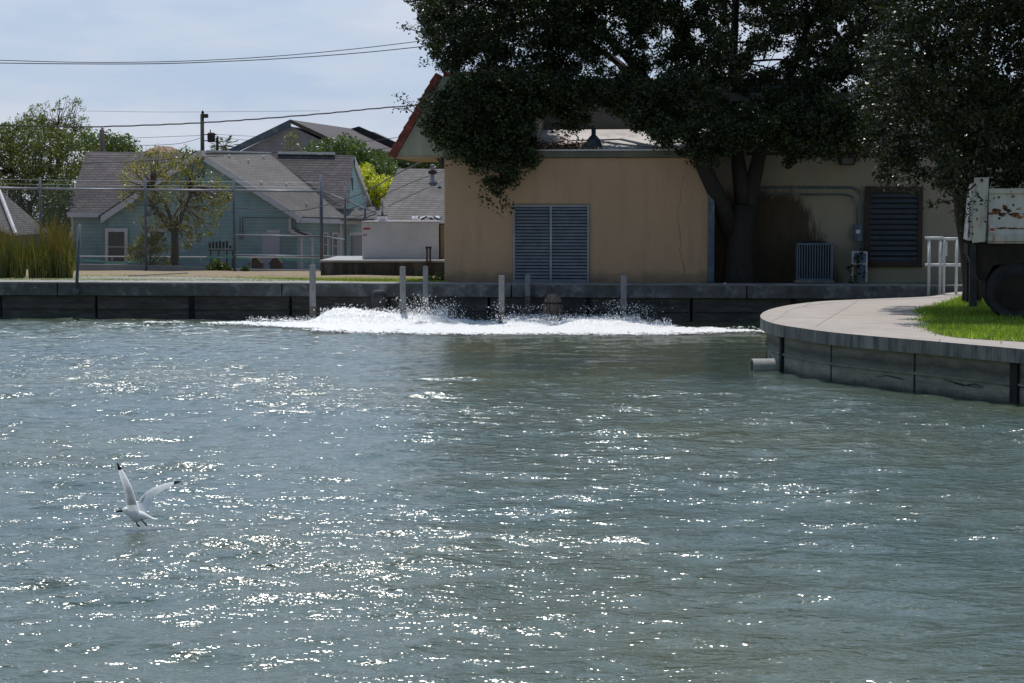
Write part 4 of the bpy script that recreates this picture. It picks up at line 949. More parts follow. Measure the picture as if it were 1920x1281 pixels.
# low pale kerb under the fence
a, b = at(133, 500, YF + .5), at(620, 500, YF + .5)
t = thing('kerb_wall', 'low pale concrete kerb wall running under the chain link fence', 'low wall', ((a.x + b.x) / 2, YF + .3, zg(35)))
pts_top = [(100, 495), (200, 496), (330, 499), (420, 504), (620, 507)]
mb = MB(); q = [at(px, py, YF + .3) for px, py in pts_top]
for p1_, p2_ in zip(q, q[1:]): mb.hexa([(p1_.x, YF + .25, -.2), (p2_.x, YF + .25, -.2), p2_, p1_], [(p1_.x, YF + .6, -.2), (p2_.x, YF + .6, -.2), (p2_.x, YF + .6, p2_.z), (p1_.x, YF + .6, p1_.z)])
mb.build('wall', M['lowconc'], t)
a, b = at(240, 515.5, 57), at(352, 512, 60); t = thing('lumber', 'long pale board lying on the grass behind the far seawall', 'board', ((a.x + b.x) / 2, 58.5, zg(9)))
MB().hexa([(a.x, 57, .905), (b.x, 60, .90), (b.x, 60.12, .90), (a.x, 57.12, .905)], [(a.x, 57, .935), (b.x, 60, .93), (b.x, 60.12, .93), (a.x, 57.12, .935)]).build('board', M['lowconc'], t)
# low fence behind, with green tape
YL = 88.0
t = thing('low_fence', 'low chain link fence with a bright top rail behind the tall one', 'fence', (at(370, 508, YL).x, YL, -.05))
for px in (60, 150, 210, 262, 377, 470, 560):
    a = at(px, 481, YL); MB().tube([(a.x, YL, -.1), (a.x, YL, a.z)], .03, 6).build('post', M['galv'], t, smooth=True)
a, b = at(40, 480, YL), at(700, 484, YL); MB().tube([a, b], .028, 6).build('top_rail', M['white'], t, smooth=True)
for k, (pts, lab) in enumerate(((((100, 487), (180, 489), (215, 493), (300, 487)), 'green plastic tape strung low in front of the left window of the teal house'), (((385, 483), (425, 481), (468, 486)), 'green plastic tape tied beside the small yellowing tree'), (((520, 484), (570, 489), (640, 488), (690, 491)), 'green plastic tape sagging near the porch of the teal house'))):
    P_ = [at(x, y, YL - .3) for x, y in pts]; t = thing('warning_tape', lab, 'tape', P_[0], group='green tape strung along the low fence')
    ps = catmull([tuple(p)[:2] for p in P_], 5); zs = catmull([(p.x, p.z) for p in P_], 5)
    mb = MB(); Q = [(zs[i][0], YL - .3, zs[i][1]) for i in range(len(zs))]
    for i in range(len(Q) - 1):
        w0, w1 = .02 + .035 * abs(math.sin(i * .9)), .02 + .035 * abs(math.sin((i + 1) * .9))
        mb.hexa([(Q[i][0], Q[i][1], Q[i][2] - w0), (Q[i + 1][0], Q[i][1], Q[i + 1][2] - w1), (Q[i + 1][0], Q[i][1], Q[i + 1][2] + w1), (Q[i][0], Q[i][1], Q[i][2] + w0)], [(Q[i][0], Q[i][1] + .006, Q[i][2] - w0), (Q[i + 1][0], Q[i][1] + .006, Q[i + 1][2] - w1), (Q[i + 1][0], Q[i][1] + .006, Q[i + 1][2] + w1), (Q[i][0], Q[i][1] + .006, Q[i][2] + w0)])
    mb.build('strip', M['teltape'], t)

# ------------------------------------------------------------------ teal house
ZG = -.06
def Wp(px, py, v): return at(px, py, v)
t = thing('teal_house', 'teal clapboard house with brown shingled cross gables behind the tall fence', 'house', (Wp(374, 500, 95).x, 95, ZG))
A, Lf, Rf = Wp(374, 287, 95), Wp(203, 402, 95), Wp(556, 403, 94)
def dn(p, z=ZG - .3): return Vector((p.x, p.y, z))
B2, E2 = Wp(505, 291, 101.2), Wp(690, 409, 101)
Lb = Lf + (B2 - A)
Lb.z = Lf.z
# front gable wall solid
MB().hexa([dn(Lf), dn(Rf), Rf, A - Vector((0, 0, .05)), Lf], [dn(Lb), dn(E2), E2, B2 - Vector((0, 0, .05)), Lb]).build('wall', M['teal'], t)
def slab(a, b, c, d, th=.12): return [tuple(p + Vector((0, 0, th))) for p in (a, b, c, d)], [tuple(p) for p in (a, b, c, d)]
ov = (A - B2).normalized() * .35
dR = (Rf - A); dRn = dR.normalized(); dL = (Lf - A).normalized()
x1, x2 = slab(A + ov, Rf + dRn * .35 + ov, E2 + dRn * .35, B2); MB().hexa(x1, x2).build('roof', M['shpale'], t)
x1, x2 = slab(A + ov, B2, Lb + dL * .35, Lf + dL * .35 + ov); MB().hexa(x1, x2).build('roof', M['shbrown'], t)
# rake boards
def board(p, q, w_, m_, nm, par=t, dy=-.42, th=.05):
    o_ = Vector((0, dy, 0)); v_ = Vector((0, 0, -w_))
    MB().hexa([p + o_ + v_, q + o_ + v_, q + o_, p + o_], [p + o_ + v_ + Vector((0, th, 0)), q + o_ + v_ + Vector((0, th, 0)), q + o_ + Vector((0, th, 0)), p + o_ + Vector((0, th, 0))]).build(nm, m_, par)
board(A + Vector((0, 0, .1)), Rf + dRn * .35 + Vector((0, 0, .1)), .34, M['trimw'], 'rake_board'); board(A + Vector((0, 0, .1)), Lf + dL * .35 + Vector((0, 0, .1)), .34, M['trimw'], 'rake_board')
# main body to the left with its front slope
M1, M2 = Wp(162, 288, 100.5), Wp(664, 294, 102.5)
e0, e1 = Wp(126, 401, 95.6), Wp(206, 402, 95.3)
e3 = e1 + (e1 - e0) * 1.1; m3 = M1 + (M2 - M1) * .36
wl, wr_ = Wp(136, 404, 96), Wp(330, 405, 95.5)
MB().hexa([dn(wl), dn(wr_), wr_, wl], [dn(wl) + Vector((0, 8, 0)), dn(wr_) + Vector((0, 8, 0)), wr_ + Vector((0, 8, 0)), wl + Vector((0, 8, 0))]).build('wall', M['teal'], t)
x1, x2 = slab(e0, e3, m3, M1, .10); MB().hexa(x1, x2).build('roof', M['shbrown'], t)
x1, x2 = slab(M1, m3, m3 + Vector((0, 5, -2.8)), M1 + Vector((-.4, 5, -2.8)), .10); MB().hexa(x1, x2).build('roof', M['shbrown'], t)
MB().hexa([e0 + Vector((0, -.03, -.16)), e1 + Vector((0, -.03, -.16)), e1 + Vector((0, -.03, .08)), e0 + Vector((0, -.03, .08))], [e0 + Vector((0, 0, -.16)), e1 + Vector((0, 0, -.16)), e1 + Vector((0, 0, .08)), e0 + Vector((0, 0, .08))]).build('fascia', M['trimw'], t)
MB().hexa([wl + Vector((-.06, -.05, -3)), wl + Vector((.07, -.05, -3)), wl + Vector((.07, -.05, 0)), wl + Vector((-.06, -.05, 0))], [wl + Vector((-.06, .1, -3)), wl + Vector((.07, .1, -3)), wl + Vector((.07, .1, 0)), wl + Vector((-.06, .1, 0))]).build('corner_board', M['trimw'], t)
# right part of main roof and its gable
R1, R2, R3 = Wp(651, 394, 98.5), Wp(584, 394, 98.6), Wp(505, 292, 101.0)
x1, x2 = slab(R3, R2, R1, M2, .08); MB().hexa(x1, x2).build('roof', M['shbrown'], t)
G1, G2, G3 = Wp(663, 297, 102.55), Wp(652, 392, 98.6), Wp(691, 392, 107)
MB().hexa([G1, G2, G3], [G1 + Vector((-1, 0, 0)), G2 + Vector((-1, 0, 0)), G3 + Vector((-1, 0, 0))]).build('wall', M['teal'], t)
sl = Vector((.12, -.1, 0)); MB().hexa([G1 + sl + Vector((-.03, 0, .1)), G3 + sl + Vector((.15, 0, .0)), G3 + sl + Vector((-.22, 0, 0)), G1 + sl + Vector((-.03, 0, -.45))], [G1 + Vector((.0, .1, .1)), G3 + Vector((.2, .1, .0)), G3 + Vector((-.2, .1, 0)), G1 + Vector((.0, .1, -.45))]).build('rake_board', M['trimw'], t)
p, q = Wp(661, 334, 101.5), Wp(665, 357, 101.5); MB().box((p.x - .05, 100.9, q.z), (q.x - .05, 101.2, p.z)).build('gable_vent', M['bluepipe'], t)
fa, fb = R3.lerp(M2, .1) + Vector((0, 0, .10)), R3.lerp(M2, .77) + Vector((0, 0, .10)); MB().hexa([fa + Vector((0, -.12, 0)), fb + Vector((0, -.12, 0)), fb + Vector((0, -.12, .12)), fa + Vector((0, -.12, .12))], [fa + Vector((0, .12, 0)), fb + Vector((0, .12, 0)), fb + Vector((0, .12, .12)), fa + Vector((0, .12, .12))]).build('ridge_flashing', M['white'], t)
mb = MB(); rr_ = ov; mb.hexa([A + Vector((.25, .1, .08)), A + Vector((.35, .1, .15)), B2 + Vector((.1, 0, .15)), B2 + Vector((0, 0, .08))], [A + Vector((.25, .1, .02)), A + Vector((.35, .1, .1)), B2 + Vector((.1, 0, .1)), B2 + Vector((0, 0, .02))]); mb.build('ridge_flashing', M['white'], t)
# brown skirt roof and lower wall on the right
s1, s2, s3, s4 = Wp(640, 409, 97), Wp(708, 411, 99), Wp(702, 388, 106), Wp(650, 388, 103)
MB().hexa([s1, s2, s3, s4], [p_ - Vector((0, 0, .12)) for p_ in (s1, s2, s3, s4)]).build('skirt_roof', M['shbrown'], t)
MB().hexa([dn(Rf) + Vector((.0, .4, 0)), dn(E2) + Vector((0, 0, 0)), E2, Rf + Vector((0, .4, 0))], [dn(Rf) + Vector((-1, 1.4, 0)), dn(E2) + Vector((-1, 1, 0)), E2 + Vector((-1, 1, 0)), Rf + Vector((-1, 1.4, 0))]).build('side_wall', M['greywall'] if False else M['teal'], t)
M['sage'] = mat('pale_siding', (.32, .38, .34), (.28, .33, .30), 2)
f0, f1 = Wp(556, 409, 93.2), Wp(692, 413, 99.6)
MB().hexa([f0 + Vector((0, 0, -.22)), f1 + Vector((0, 0, -.22)), f1, f0], [f0 + Vector((0, .2, -.22)), f1 + Vector((0, .2, -.22)), f1 + Vector((0, .2, 0)), f0 + Vector((0, .2, 0))]).build('fascia', M['trimw'], t)
def sidept(px, py, off=-.12):                # on the right-hand side wall
    a0, a1 = Rf, E2; r_ = ray(px, py); dx, dy = a1.x - a0.x, a1.y - a0.y
    den = r_.x * dy - r_.y * dx; k_ = (a0.x * dy - a0.y * dx) / den; p_ = CAMP + r_ * k_; p_.y += off; return p_
def pane(par, x0_, y0_, x1_, y1_, fn, m_, nm, th=.06):
    q_ = [fn(x0_, y1_), fn(x1_, y1_), fn(x1_, y0_), fn(x0_, y0_)]; return MB().hexa(q_, [p_ + Vector((0, th, 0)) for p_ in q_]).build(nm, m_, par)
def window(x0_, y0_, x1_, y1_, fn, fr=4, sash=True):
    w_ = pane(t, x0_, y0_, x1_, y1_, fn, M['trimw'], 'window')
    fg = lambda a_, b_: fn(a_, b_) + Vector((0, -.02, 0))
    ym = (y0_ + y1_) / 2 + 1
    pane(w_, x0_ + fr, y0_ + fr + 1, x1_ - fr, ym - 1, fg, M['glass'], 'pane', .015); pane(w_, x0_ + fr, ym + 1, x1_ - fr, y1_ - fr, fg, M['glass'], 'pane', .015)
fn_l = lambda a_, b_: Wp(a_, b_, 94.85)
fn_f = lambda a_, b_: Wp(a_, b_, 94.85 - (a_ - 374) * .0055)
window(197, 428, 239, 496, fn_l, 6)
window(277, 429, 314, 496, fn_l, 5)
window(606, 436, 616, 480, sidept, 2); window(623, 436, 636, 484, sidept, 3)
pane(t, 661, 440, 690, 500, sidept, M['greywall'], 'screen_door'); pane(t, 637, 412, 642, 505, sidept, M['trimw'], 'corner_board'); pane(t, 655, 436, 690, 442, sidept, M['trimw'], 'lintel')
d_ = pane(t, 487, 431.5, 525, 520, fn_f, M['trimw'], 'door'); pane(d_, 491.5, 436, 525 - 1.5, 520, lambda a_, b_: fn_f(a_, b_) + Vector((0, -.03, 0)), M['door'], 'door_leaf', .02)
pane(t, 370, 311, 383, 333, fn_f, M['bluepipe'], 'gable_vent')
pane(t, 541, 406, 546, 434, fn_f, M['trimw'], 'corner_board'); 
# little porch hood with its post
h = [Wp(545, 428, 93.2), Wp(583, 441, 92.6), Wp(587, 440, 93.6), Wp(552, 427, 94.2)]
MB().hexa(h, [p_ - Vector((0, 0, .10)) for p_ in h]).build('porch_roof', M['black'], t)
pane(t, 545, 430, 585, 443, lambda a_, b_: Wp(a_, b_ + (a_ - 545) * .28 - (6 if b_ > 436 else 0), 93.1), M['trimw'], 'porch_trim')
pane(t, 563, 446, 568, 515, lambda a_, b_: Wp(a_, b_, 93.0), M['trimw'], 'porch_post'); pane(t, 584, 444, 588, 515, lambda a_, b_: Wp(a_, b_, 93.0), M['trimw'], 'porch_post')
mb = MB()
for x_ in (450, 455): mb.tube([Wp(x_, 408, 94.2), Wp(x_, 450, 94.2)], .02, 5)
mb.tube([Wp(455, 408, 94.2), Wp(543, 409, 93.7)], .02, 5); mb.build('conduit', M['cable'], t)
for i_, (px, py) in enumerate(((430, 300), (466, 309), (494, 302), (490, 350), (537, 353), (575, 390))):
    a0 = A; n_ = (Rf - A).cross(B2 - A); r_ = ray(px, py); k_ = (A - CAMP).dot(n_) / r_.dot(n_); p_ = CAMP + r_ * k_ + Vector((0, 0, .1))
    MB().lathe(p_, [(.06, 0), (.06, .14), (.03, .18)], 8).build('roof_vent', M['trimw'], t)
# crates and clutter by the door
for (px, lab) in ((479, 'brown dog kennel left of the white door'), (517, 'brown dog kennel right of the white door')):
    p = Wp(px, 510, 91); t2 = thing('kennel', lab, 'kennel', (p.x, 91, 0), group='small kennels by the door')
    M['kennel'] = M.get('kennel') or mat('kennel_brown', (.085, .055, .04), (.055, .036, .028), 4)
    MB().hexa([(p.x - .28, 91, -.06), (p.x + .28, 91, -.06), (p.x + .28, 91, .42), (p.x, 91, .75), (p.x - .28, 91, .42)], [(p.x - .28, 91.8, -.06), (p.x + .28, 91.8, -.06), (p.x + .28, 91.8, .42), (p.x, 91.8, .75), (p.x - .28, 91.8, .42)]).build('box', M['kennel'], t2)
    MB().hexa([(p.x - .33, 90.95, .38), (p.x - .28, 90.95, .34), (p.x, 90.95, .755), (p.x, 90.95, .83)], [(p.x - .33, 91.85, .38), (p.x - .28, 91.85, .34), (p.x, 91.85, .755), (p.x, 91.85, .83)]).add([], []).build('roof', M['brown'], t2)
t2 = thing('garden_table', 'dark cluttered table and chairs against the teal wall behind the small tree', 'table', (Wp(415, 508, 91).x, 91, ZG))
mb = MB(); a, b = Wp(392, 466, 91), Wp(438, 470, 91); mb.box((a.x, 90.6, b.z), (b.x, 91.4, b.z + .06)); mb.build('tabletop', M['pole'], t2)
for px in (395, 410, 425, 436):
    p = Wp(px, 470, 90.8); MB().box((p.x - .03, 90.8, ZG), (p.x + .03, 90.86, p.z - .002)).build('leg', M['pole'], t2)
mb = MB()
for k in range(7): p = Wp(394 + k * 6.4, 465, 91); mb.box((p.x - .05, 90.9, p.z - .02 + .0), (p.x + .04, 91.0, p.z + random.uniform(.1, .35)))
mb.build('clutter', M['chassis'], t2)

# ------------------------------------------------------------------ other houses
t = thing('bungalow', 'small grey shingled bungalow half hidden behind the reeds at the left edge', 'house', (Wp(20, 505, 88).x, 88, ZG))
ap, c1, c2_, c3_ = Wp(-4, 353, 91), Wp(93, 437, 93), Wp(30, 441, 87), Wp(-90, 441, 90)
MB().hexa([ap, c2_, c1], [p_ - Vector((0, .0, .12)) for p_ in (ap, c2_, c1)]).build('roof', M['shgrey'], t)
MB().hexa([ap + Vector((-4, 0, 0)), c3_, c2_, ap], [p_ - Vector((0, 0, .12)) for p_ in (ap + Vector((-4, 0, 0)), c3_, c2_, ap)]).build('roof', M['shpale'], t)
MB().tube([ap + Vector((0, 0, .05)), c2_ + Vector((0, 0, .05))], .09, 6).build('hip_cap', M['trimw'], t)
MB().hexa([dn(c3_) + Vector((.3, .3, 0)), dn(c2_) + Vector((-.2, .4, 0)), c2_ + Vector((-.2, .4, -.1)), c3_ + Vector((.3, .3, -.1))], [dn(c3_) + Vector((.3, 5, 0)), dn(c1) + Vector((-.4, .5, 0)), c1 + Vector((-.4, .5, -.1)), c3_ + Vector((.3, 5, -.1))]).build('wall', M['greywall'], t)
t = thing('shingled_house', 'grey shingled house roof with a metal flue, behind the white box', 'house', (Wp(790, 505, 84).x, 84, 0))
r = [Wp(697, 425, 80), Wp(960, 426, 80), Wp(960, 318, 86), Wp(746, 316, 86)]
MB().hexa(r, [p_ - Vector((0, 0, .12)) for p_ in r]).build('roof', M['shgrey'], t)
w0, w1 = r[0] + Vector((.5, .4, -.1)), r[1] + Vector((0, .4, -.1)); MB().hexa([dn(w0), dn(w1), w1, w0], [dn(w0) + Vector((0, 10, 0)), dn(w1) + Vector((0, 10, 0)), w1 + Vector((0, 10, 0)), w0 + Vector((0, 10, 0))]).build('wall', M['greywall'], t)
bk = [r[3], r[2], r[2] + Vector((0, 6, -2.6)), r[3] + Vector((-1, 6, -2.6))]; MB().hexa(bk, [p_ - Vector((0, 0, .12)) for p_ in bk]).build('roof', M['shgrey'], t)
p = Wp(811, 341, 84.6); fl = MB().lathe((p.x, 84.6, p.z - .05), [(.16, 0), (.085, .12), (.085, .72), (.11, .74), (.11, .8), (.0, .82)], 14).build('flue', M['galv'], t)
MB().lathe((p.x, 84.6, p.z + .32), [(.08, 0), (.19, .04), (.19, .16), (.08, .2)], 14).build('storm_collar', M['brown'], fl)
p = Wp(824, 349, 84); MB().lathe((p.x, 84, p.z), [(.09, 0), (.07, .14), (.05, .16)], 10).build('roof_vent', M['trimw'], t)
t = thing('small_roof', 'low grey roof end between the teal house and the white box', 'shed', (Wp(700, 505, 104).x, 108, ZG))
r = [Wp(686, 366, 108), Wp(690, 420, 104), Wp(740, 420, 104), Wp(722, 405, 106)]; MB().hexa(r, [p_ + Vector((0, 2, -.1)) for p_ in r]).build('roof', M['shgrey'], t)
r = [Wp(690, 420, 104.3), Wp(740, 420, 104.3)]; MB().hexa([dn(r[0]), dn(r[1]), r[1], r[0]], [dn(r[0]) + Vector((0, 3, 0)), dn(r[1]) + Vector((0, 3, 0)), r[1] + Vector((0, 3, 0)), r[0] + Vector((0, 3, 0))]).build('wall', M['greywall'], t)
# big mauve gabled building beyond
Yq = 150.0
t = thing('gabled_hall', 'large pale mauve gabled building with a brown roof beyond the teal house', 'building', (Wp(545, 480, Yq).x, Yq, ZG))
A0, L0, R0 = Wp(546, 237, Yq), Wp(438, 290, Yq), Wp(650, 285, Yq)
MB().hexa([dn(L0), dn(R0), R0, A0, L0], [p_ + Vector((4.6, 22, 0)) for p_ in (dn(L0), dn(R0), R0, A0, L0)]).build('wall', M['mauve'], t)
Ab, Rb = A0 + Vector((4.9, 22.4, .5)), R0 + Vector((5.2, 22.4, .35))
M['farroof'] = mat('far_brown_roof', (.10, .08, .08), (.08, .065, .065), .6); r = [A0 + Vector((0, -.3, .5)), R0 + Vector((.3, -.3, .35)), Rb, Ab]; MB().hexa(r, [p_ + Vector((0, 0, -.3)) for p_ in r]).build('roof', M['farroof'], t)
bd_ = MB().hexa([L0 + Vector((-.3, -.5, -.1)), A0 + Vector((0, -.5, -.05)), A0 + Vector((0, -.5, .52)), L0 + Vector((-.3, -.5, .4))], [L0 + Vector((-.3, -.1, -.1)), A0 + Vector((0, -.1, -.05)), A0 + Vector((0, -.1, .52)), L0 + Vector((-.3, -.1, .4))]); bd_.build('rake_board', M['bluepipe'], t)
t = thing('dark_roofed_house', 'dark roofed house peeking out right of the mauve gabled building', 'house', (Wp(710, 480, 165).x, 165, ZG))
P_ = [Wp(655, 242, 165), Wp(673, 237, 165), Wp(744, 268, 165), Wp(744, 300, 165), Wp(655, 300, 165)]
MB().hexa([P_[4], P_[3], P_[2] - Vector((0, 0, .5)), P_[1] - Vector((0, 0, .5)), P_[0] - Vector((0, 0, .5))], [p_ + Vector((0, 8, 0)) for p_ in (P_[4], P_[3], P_[2], P_[1], P_[0])]).build('wall', M['farroof'], t)
MB().hexa([P_[0] - Vector((0, 0, .5)), P_[1] - Vector((0, 0, .5)), P_[1], P_[0] ], [p_ + Vector((0, 8, 0)) for p_ in (P_[0], P_[1], P_[1], P_[0])]).hexa([P_[1] - Vector((0, .3, .55)), P_[2] - Vector((0, .3, .55)), P_[2] - Vector((0, .3, 0)), P_[1] - Vector((0, .3, 0))], [p_ + Vector((0, 8, 0)) for p_ in (P_[1] - Vector((0, 0, .55)), P_[2] - Vector((0, 0, .55)), P_[2], P_[1])]).build('roof', M['black'], t)
MB().hexa([dn(P_[4]), dn(P_[3]), P_[3], P_[4]], [dn(P_[4]) + Vector((0, 8, 0)), dn(P_[3]) + Vector((0, 8, 0)), P_[3] + Vector((0, 8, 0)), P_[4] + Vector((0, 8, 0))]).build('wall', M['greywall'], t)
p, q = Wp(703, 294, 160), Wp(727, 300, 160); MB().box((p.x, 160, q.z), (q.x, 160.6, p.z)).build('awning', M['trimw'], t)
t = thing('tiled_house', 'distant house with a red tiled hip roof left of the utility pole', 'house', (Wp(305, 480, 190).x, 190, ZG))
P_ = [Wp(262, 288, 188), Wp(346, 288, 188), Wp(322, 275, 192), Wp(294, 274, 192)]
M['tile2'] = rows('clay_tile', (.26, .155, .125), (.21, .13, .11), (.12, .08, .07), .5, .9)
MB().hexa(P_, [p_ + Vector((0, 8 if i_ < 2 else .5, -.2)) for i_, p_ in enumerate(P_)]).build('roof', M['tile2'], t)
MB().hexa([dn(P_[0]), dn(P_[1]), P_[1], P_[0]], [dn(P_[0]) + Vector((0, 8, 0)), dn(P_[1]) + Vector((0, 8, 0)), P_[1] + Vector((0, 8, 0)), P_[0] + Vector((0, 8, 0))]).build('wall', M['greywall'], t)

# ------------------------------------------------------------------ utility poles and lines
Yp = 125.0
p, q = Wp(382, 500, Yp), Wp(382, 214, Yp)
t = thing('utility_pole', 'dark wooden utility pole carrying a transformer above the teal house', 'utility pole', (p.x, Yp, ZG))
MB().tube([(p.x, Yp, ZG - .2), (p.x, Yp, q.z)], [.17, .12], 10).build('pole', M['pole'], t, smooth=True)
a = Wp(380, 212, Yp); MB().lathe((a.x, Yp, q.z - .1), [(.05, 0), (.07, .1), (.1, .2), (.06, .28), (.02, .34)], 8).build('insulator', M['black'], t)
MB().box((a.x - .02, Yp - .2, q.z - .25), (a.x + .35, Yp + .1, q.z - .0)).build('bracket', M['pole'], t)
a, b = Wp(389, 249, Yp), Wp(403, 267, Yp); cxx = (a.x + b.x) / 2
tr = MB().lathe((cxx, Yp, b.z), [(.18, 0), (.25, .04), (.25, (a.z - b.z) * .45), (.27, (a.z - b.z) * .5), (.25, (a.z - b.z) * .55), (.25, a.z - b.z - .05), (.2, a.z - b.z)], 16).build('transformer', M['black'], t)
for f_ in (.12, .75): MB().box((p.x, Yp - .03, b.z + (a.z - b.z) * f_), (cxx - .1, Yp + .03, b.z + (a.z - b.z) * f_ + .06)).build('bracket', M['black'], tr)
MB().tube([(cxx + .2, Yp, b.z + .2), (cxx + .42, Yp, b.z + .2), (cxx + .42, Yp, b.z + .42)], .045, 6).build('bushing', M['black'], tr); mb = MB(); mb.tube([(cxx + .2, Yp, a.z - .12), (cxx + .34, Yp, a.z - .12)], .05, 6); mb.build('bushing', M['black'], tr); mb = MB(); mb.tube([(cxx - .05, Yp, a.z), (cxx - .05, Yp, a.z + .22)], [.05, .02], 6); mb.build('bushing', M['black'], tr)
MB().tube([(cxx + .27, Yp + .8, ZG), (cxx + .27, Yp + .8, b.z + .35)], .09, 8).build('brace_pole', M['pole'], t)
p, q = Wp(193, 500, 130), Wp(191, 243, 130)
t = thing('utility_pole', 'bare wooden pole stub rising behind the left wing of the teal house', 'utility pole', (p.x, 130, ZG)); MB().tube([(p.x, 130, ZG - .2), (q.x, 130, q.z)], [.2, .16], 10).build('pole', M['pole'], t, smooth=True)
def cable(lab, pts, v, r, twist=0):
    c_ = catmull([(x, y) for x, y in pts], 8); P_ = []
    for i_, (x, y) in enumerate(c_):
        vv_ = v if not isinstance(v, tuple) else v[0] + (v[1] - v[0]) * i_ / (len(c_) - 1); P_.append(at(x, y + twist * math.sin(i_ * 2.1), vv_))
    o = MB().tube(P_, r, 5).build('power_line', M['cable'], base=tuple(P_[0])); tag(o, lab, 'cable', 'overhead cables'); return o
cable('twisted cable running just under the top of the utility pole', ((-40, 234), (150, 238), (300, 234), (400, 229), (500, 222), (620, 212), (700, 204), (800, 196)), 78, .028, .5)
cable('upper of the two high wires crossing the open sky', ((-40, 112), (150, 117), (300, 116), (430, 111), (560, 102), (700, 88), (860, 68)), 70, .014)
cable('lower of the two high wires crossing the open sky', ((-40, 118), (150, 120), (300, 119.5), (430, 115), (560, 108), (700, 97), (860, 80)), 70, .016)
cable('very thin wire level with the top of the utility pole', ((150, 208), (270, 210), (381, 210), (600, 208)), 125, .010)
cable('thin wire meeting the pole beside the transformer', ((170, 262), (300, 257), (382, 254)), 125, .014)
cable('sagging thin wire left of the pole below the transformer', ((200, 262), (250, 272), (330, 270), (380, 258)), 125, .016)
cable('thin wire running from the transformer towards the mauve building', ((402, 252), (480, 256), (600, 262), (680, 262)), (125, 145), .012)
cable('faint wire above the palm, sloping to the mauve building', ((402, 256), (450, 262), (520, 266)), 125, .012)
cable('wire crossing in front of the mauve roof and bushes', ((470, 291), (560, 281), (650, 270), (745, 258)), 105, .018)
cable('lower wire crossing in front of the bushes right of the teal ridge', ((520, 292), (600, 288), (700, 281), (760, 273)), 104, .014)
cable('black service cable sagging across the teal gable and rising to the tan roof', ((440, 389), (500, 394), (570, 394), (640, 376), (690, 357), (760, 318), (835, 286)), (83.5, 52.5), .02)
cable('grey wire crossing the left tree at roof height', ((-40, 313), (60, 311), (150, 307), (270, 302), (420, 292)), 86, .016)
cable('upper cable lying across the shingled roof behind the white box', ((640, 398), (700, 375), (770, 343), (840, 318)), 79, .012)
cable('lower cable lying across the shingled roof behind the white box', ((650, 413), (720, 390), (780, 362), (840, 336)), 79, .012)

# ------------------------------------------------------------------ vegetation
def silhouette(poly, n, yr, rng_r, holes=(), edge_bias=0):
    xs = [p[0] for p in poly]; ys = [p[1] for p in poly]; C_, R_ = [], []
    while len(C_) < n:
        x, y = random.uniform(min(xs), max(xs)), random.uniform(min(ys), max(ys))
        if not in_poly(x, y, poly): continue
        if any(((x - hx) / ha) ** 2 + ((y - hy) / hb) ** 2 < 1 for hx, hy, ha, hb in holes) and random.random() < .93: continue
        lo, hi = yr(x, y) if callable(yr) else yr
        p = at(x, y, random.uniform(lo, hi)); C_.append(tuple(p)); R_.append(random.uniform(*rng_r))
    return C_, R_
# the live oak in front of the buildings
random.seed(11)
oak = [(770, -20), (800, 60), (812, 110), (838, 132), (822, 165), (800, 190), (790, 225), (812, 255), (845, 285), (880, 296), (908, 325), (922, 356), (942, 366), (952, 340), (970, 318), (1000, 312), (1000, 270), (992, 225), (1035, 212), (1055, 238), (1085, 240), (1105, 205), (1150, 190), (1175, 225), (1215, 240), (1260, 280), (1300, 302), (1340, 310), (1380, 270), (1440, 275), (1485, 308), (1515, 285), (1560, 285), (1650, 280), (1690, 200), (1700, -20), (1660, -130), (1500, -190), (1200, -210), (900, -150), (800, -90)]
holes = [(1160, 112, 34, 20), (1232, 80, 24, 26), (1165, 60, 16, 18), (1392, 70, 18, 34), (1440, 108, 34, 22), (1475, 70, 18, 18), (1215, 130, 24, 14)]
def oak_y(x, y):
    if x > 1225 and y > 225: return (48.8, 49.6)
    if x > 1340: return (48.9, 51.4) if y > 180 else (50.3, 55.5)
    if y > 280: return (49.1, 49.9)
    if x > 1020: return (49.4, 50.9) if y > 140 else (50.5, 51.8)
    if y > 140: return (49.2, 50.6)
    return (50.2, 55.5)
C_, R_ = silhouette(oak, 2500, oak_y, (.14, .46), holes)
tb = ground(1384, 536, .95)
tb = Vector((at(1384, 530, 50.2).x, 50.2, .93))
